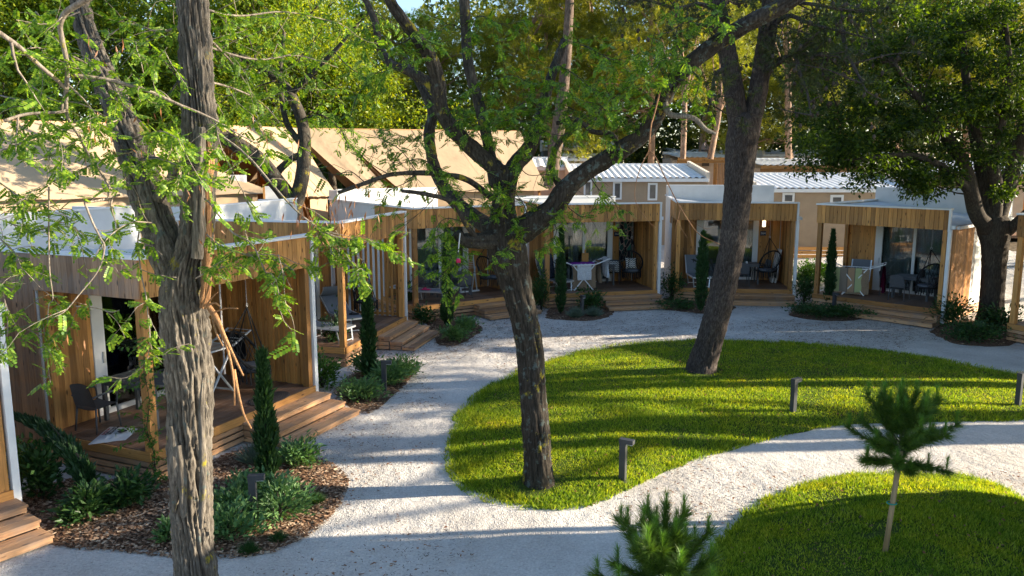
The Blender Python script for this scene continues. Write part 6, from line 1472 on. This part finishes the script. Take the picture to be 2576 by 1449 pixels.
# ---------------- nearest left cabin
make_table('dark table on the porch of the nearest left cabin', CL('B', 1.2, 1.4), CR('B', pi / 2), 1.3, .8)
make_chair('grey chair left of the table on the nearest porch', CL('B', .5, 1.75), CR('B', -pi / 2 + pi))
make_chair('grey chair right of the table on the nearest porch', CL('B', 1.9, 1.5), CR('B', pi / 2 + pi))
make_rack('drying rack under blue cloth behind the broken trunk', CL('B', 2.75, 1.45), CR('B', .05))
drape('blue towel over the rack behind the broken trunk', CL('B', 2.05, 1.40, ZD + 1.06), CR('B', pi / 2), .5, .62, .5, M['t_blue'])
drape('black shirt at the end of the rack behind the broken trunk', CL('B', 3.5, 1.45, ZD + 1.07), CR('B', pi / 2), .48, .5, .4, M['t_darkcl'])
make_hanging('hanging chair on the nearest left porch', CL('B', 3.15, .72), CR('B', .35))
o = mobj('doormat', *tube([(0, 0, 0), (0, 0, .008), (0, 0, .016)], [.40, .42, .40], 36), M['barkpine'], None, False, tuple(CL('B', 3.0, .22) + Vector((0, 0, .003))), (0, 0, CR('B'))); o.scale = (1.15, .72, 1); tag(o, 'oval dark doormat at the top of the nearest steps', 'doormat')
# printed carrier bag lying on the deck edge
def bagmesh():
    n = 18; u = np.linspace(-1, 1, n); U, W = np.meshgrid(u, u); s = .045 * np.maximum(0, 1 - np.abs(U) ** 3) * np.maximum(0, 1 - np.abs(W) ** 3); q = np.stack([U * 5, W * 5, U * 0], -1)
    Z = s * (1 + .8 * fbm(q, 31)) + .004; X = U * .36 * (1 - .25 * W) + .02 * vnoise(q * .7, 4); Y = W * .26; A = np.stack([X, Y, Z], -1).reshape(-1, 3); Bv = A * [1, 1, 0] + [0, 0, .002]
    i = (np.arange(n - 1)[:, None] * n + np.arange(n - 1)).ravel(); F = np.stack([i, i + 1, i + n + 1, i + n], 1); return np.concatenate([A, Bv]), np.concatenate([F, F[:, ::-1] + n * n])
M['bag'] = plain('bag_plastic', (.62, .62, .63), .4, 0, .05, 6)
bp = CL('B', .36, 1.2); bg_ = thing('carrier_bag', 'white printed carrier bag lying on the near deck edge', 'bag', bp, CR('B', pi + .5)); mobj('body', *bagmesh(), M['bag'], bg_, True)
M['ink'] = plain('black_ink', (.03, .03, .03), .7); M['inkred'] = plain('red_ink', (.35, .06, .05), .7)
mobj('emblem', *tube([(0, 0, .083), (0, 0, .086)], [.075, .075], 16), M['ink'], bg_, False, (.02, .12, -.01))
for i, (s_, m_) in enumerate((('AMBACHTELIJK', 'ink'), ('& BIOLOGISCH', 'ink'), ('MET ECHTE', 'inkred'))): text_part(bg_, s_, .06, (0, -.02 - .065 * i, .083 - .01 * i), (0, 0, 0), M[m_])
# ---------------- second left cabin
make_lounger('grey lounger with hood on the second left porch, turned to the path', CL('C', 2.35, 1.15), CR('C', -.75), 30)
make_lounger('grey lounger nearest to the viewer on the second left porch', CL('C', .75, 1.1), CR('C', -.2), 20, False)
make_hanging('hanging chair beside the open slat wall', CL('C', 3.45, .95), CR('C', .3))
def shoe(name, label, p, rz, mat, s=1.0):
    t = thing(name, label, 'shoes', p, rz, 'slippers left on the loungers')
    for k in (-1, 1):
        V, F = tube([(k * .06, -.13 * s, .012), (k * .062, -.06, .014), (k * .06, .05, .014), (k * .06, .13 * s, .012)], [.022, .038, .044, .025], 10, 3); V = np.asarray(V) * [1, 1, .4] + [0, 0, .008]; mobj('sole', V, F, mat, t, True)
        mobj('strap', *tube([(k * .06 - .045, .04, .015), (k * .06 - .03, .05, .05), (k * .06, .055, .062), (k * .06 + .03, .05, .05), (k * .06 + .045, .04, .015)], .014, 6), mat, t, True)
shoe('slippers', 'black slippers on the lounger of the second left porch', CL('C', 2.2, .75, ZD + .385), CR('C', .4), M['black'])
# ---------------- cabin behind the forked locust
make_lounger('grey lounger with pink slippers at the left post', CL('D', .62, .75), CR('D', .75), 8, False)
M['pink'] = plain('pink_rubber', (.6, .02, .12), .5)
shoe('slippers', 'bright pink slippers on the lounger at the left post', CL('D', .72, .62, ZD + .385), CR('D', .6), M['pink'], 1.2)
make_table('dark table behind the slim cypress and forked locust', CL('D', 2.0, 1.3), CR('D', 0), 1.2, .8)
make_chair('grey chair with its back to the path, nearest to the forked locust', CL('D', 2.05, .62), CR('D', pi))
make_chair('grey chair behind the slim cypress by the glass door', CL('D', 1.15, 1.35), CR('D', pi / 2))
make_rack('white folding rack leaning up behind the forked locust trunk', CL('D', 2.85, 1.55), CR('D', 0), True)
make_hanging('hanging chair half hidden by the forked locust trunk', CL('D', 3.35, 1.0), CR('D', .3))
# ---------------- cabin 363
make_rack('drying rack full of towels at cabin 363', CL('E', 1.5, .62), CR('E', -.05))
drape('white towel hanging over the front of the rack at 363', CL('E', 1.5, .33, ZD + .95), CR('E', -.05), .5, .56, .3, M['towelw'])
drape('beige bath towel hanging longest over the front of the rack at 363', CL('E', 1.52, .40, ZD + .935), CR('E', -.05), .82, .86, .3, M['t_beige'])
drape('purple towel lying across the top of the rack at 363', CL('E', 1.5, .66, ZD + .97), CR('E', -.05), .85, .1, .1, M['t_purple'], gap=.3)
drape('beige towel over the left wing of the rack at 363', CL('E', .62, .58, ZD + 1.12), CR('E', pi / 2), .5, .9, .8, M['t_beige'], wav=.05)
drape('beige towel over the right wing of the rack at 363', CL('E', 2.1, .58, ZD + 1.04), CR('E', pi / 2), .5, .78, .7, M['t_beige'], wav=.05)
drape('white towel over the far right wing of the rack at 363', CL('E', 2.38, .6, ZD + 1.14), CR('E', pi / 2), .5, .7, .6, M['towelw'], wav=.05)
make_table('dark table against the glass door of cabin 363', CL('E', 2.35, 1.62), CR('E', 0), 1.3, .75)
make_chair('grey chair with zigzag cushion at cabin 363', CL('E', 3.12, 1.75), CR('E', -.5))
cushion('zigzag cushion on the grey chair at cabin 363', CL('E', 3.06, 1.62, ZD + .65), (-.25, 0, CR('E', -.4)))
make_hanging('hanging chair with zigzag cushion at cabin 363', CL('E', 3.58, 1.15), CR('E', -.15))
cushion('zigzag cushion inside the hanging chair at 363', CL('E', 3.56, 1.18, ZD + .82), (-.35, 0, CR('E', -.15)), .4)
make_lounger('lounger with dark bag left of the towel rack at 363', CL('E', .55, 1.2), CR('E', .3), 65, False)
def bag_thing():
    t = thing('sports_bag', 'dark sports bag propped on the left lounger at 363', 'bag', CL('E', .5, 1.0, ZD + .39), CR('E', .3)); mobj('body', *tube([(0, 0, 0), (.0, .03, .1), (0, .12, .45), (0, .2, .78), (0, .22, .86)], [.12, .16, .15, .13, .07], 16, 3), M['darkbag'], t, True)
    mobj('handle', *tube([(.1, .0, .3), (.2, .02, .45), (.1, .12, .62)], .014, 6, 3), M['black'], t); mobj('cap', *tube([(0, .2, .84), (0, .2, .98), (.0, .17, 1.04)], [.06, .05, .02], 10), M['rack'], t, True)
M['darkbag'] = cloth('dark_bag', (.03, .035, .05), (.05, .055, .08), 0, 15); bag_thing()
hang('floral_cloth', 'dark leaf-patterned cloth hanging in the right corner of cabin 363', 'cloth', CL('E', 3.62, 1.85, ZF - .02), .55, 1.6, CR('E', 0), M['floral'], None, .05)
cb = thing('cutting_board', 'wooden cutting board with handle standing on the table at 363', 'cutting board', CL('E', 2.05, 1.9, ZD + .745), CR('E', 0)); box('board', cb, -.13, .13, 0, .022, 0, .4, M['woodZ']); box('handle', cb, -.03, .03, .002, .02, .401, .52, M['woodZ'])
# ---------------- cabin 364
make_lounger('grey lounger with swallow emblem at cabin 364', CL('F', .85, .95), CR('F', .12), 62, False)
sw = np.array([(-.13, .06), (-.04, .05), (.0, .085), (.03, .045), (.13, .03), (.06, .0), (.16, -.09), (.05, -.05), (.0, -.02), (-.03, -.1), (-.04, 0)])
fo = [c for c in bpy.data.objects if c.get('label') == 'grey lounger with swallow emblem at cabin 364'][0]
b = radians(62); cyy, czz = .25 + .5 * cos(b), .37 + .5 * sin(b); o = mobj('emblem', [(x, 0, z) for x, z in sw], np.array([list(range(len(sw)))]), M['ink'], fo, False, (0, cyy - .022, czz + .0), (-(pi / 2 - b), 0, 0))
make_table('dark table on the porch of cabin 364', CL('F', 2.55, 1.45), CR('F', 0), 1.2, .8)
make_chair('grey chair in front of the table at cabin 364', CL('F', 2.45, .8), CR('F', pi)); make_chair('grey chair by the right wall at cabin 364', CL('F', 3.3, 1.75), CR('F', -pi / 2 + .3))
make_chair('grey chair at the left of the table at cabin 364', CL('F', 1.75, 1.6), CR('F', pi / 2))
make_hanging('hanging chair at cabin 364 under the lit lamp', CL('F', 3.4, 1.05), CR('F', -.9))
fl = thing('folded_bed', 'white folded camp bed leaning in the right corner of cabin 364', 'folded bed', CL('F', 3.85, 1.6), CR('F', 0)); rbox('panel', fl, .05, .5, 1.25, (0, 0, .64), (0, .12, 0), M['rack']); rbox('panel', fl, .05, .5, 1.1, (-.1, 0, .57), (0, .16, 0), M['rack'])
cup = mobj('cup', *tube([(0, 0, 0), (0, 0, .08)], [.035, .042], 12), M['rack'], None, True, tuple(CL('F', 2.7, 1.3, ZD + .745))); tag(cup, 'small white cup on the table at cabin 364', 'cup')
# ---------------- right cabin
make_rack('drying rack with striped towel at the right cabin', CL('H', 1.05, .75), CR('H', .35))
drape('striped green and tan towel over the front of the right rack', CL('H', .98, .44, ZD + .95), CR('H', .35), .84, .82, .4, M['t_stripe'])
drape('beige towel behind the striped towel', CL('H', 1.25, .56, ZD + .94), CR('H', .35), .7, .88, .4, M['t_beige'])
drape('wine red towel over the right wing of the right rack', CL('H', 1.92, 1.0, ZD + 1.12), CR('H', .35 + pi / 2), .5, .95, .8, M['t_wine'], wav=.05)
drape('dark green towel over the left wing of the right rack', CL('H', .3, .5, ZD + 1.05), CR('H', .35 + pi / 2), .5, .8, .7, M['t_greencl'], wav=.04)
make_lounger('lounger with raised back behind the striped towel', CL('H', .85, 1.55), CR('H', .2), 75, False)
make_table('slatted table before the glass door of the right cabin', CL('H', 2.75, 1.45), CR('H', 0), 1.2, .85)
make_chair('grey chair left of the table at the right cabin', CL('H', 2.0, 1.4), CR('H', pi / 2)); make_chair('grey chair in front of the table at the right cabin', CL('H', 2.55, .75), CR('H', pi))
make_hanging('hanging chair at the right cabin', CL('H', 3.35, .85), CR('H', -.3))
sp_ = mobj('speaker', *tube([(0, 0, 0), (0, 0, .02), (0, 0, .22), (0, 0, .25)], [.07, .08, .08, .06], 16), M['black'], None, True, tuple(CL('H', 3.0, 1.35, ZD + .745))); tag(sp_, 'black upright speaker on the table at the right cabin', 'speaker')
# bottle hanging in the forked locust
bt = AT(1153, 650, 11.2); bo = thing('hanging_bottle', 'small bottle with pink label hanging on a cord from the forked locust', 'bottle', bt, 0)
mobj('body', *tube([(0, 0, -.1), (0, 0, -.09), (0, 0, .02), (0, 0, .06), (0, 0, .09)], [.025, .033, .033, .014, .014], 12), M['glass'], bo, True); mobj('label_band', *tube([(0, 0, -.06), (0, 0, .0)], [.0345, .0345], 14), M['pink'], bo, True); mobj('cord', *tube([(0, 0, .09), (.01, 0, .2), (.03, 0, .36)], .008, 5), M['rack'], bo)
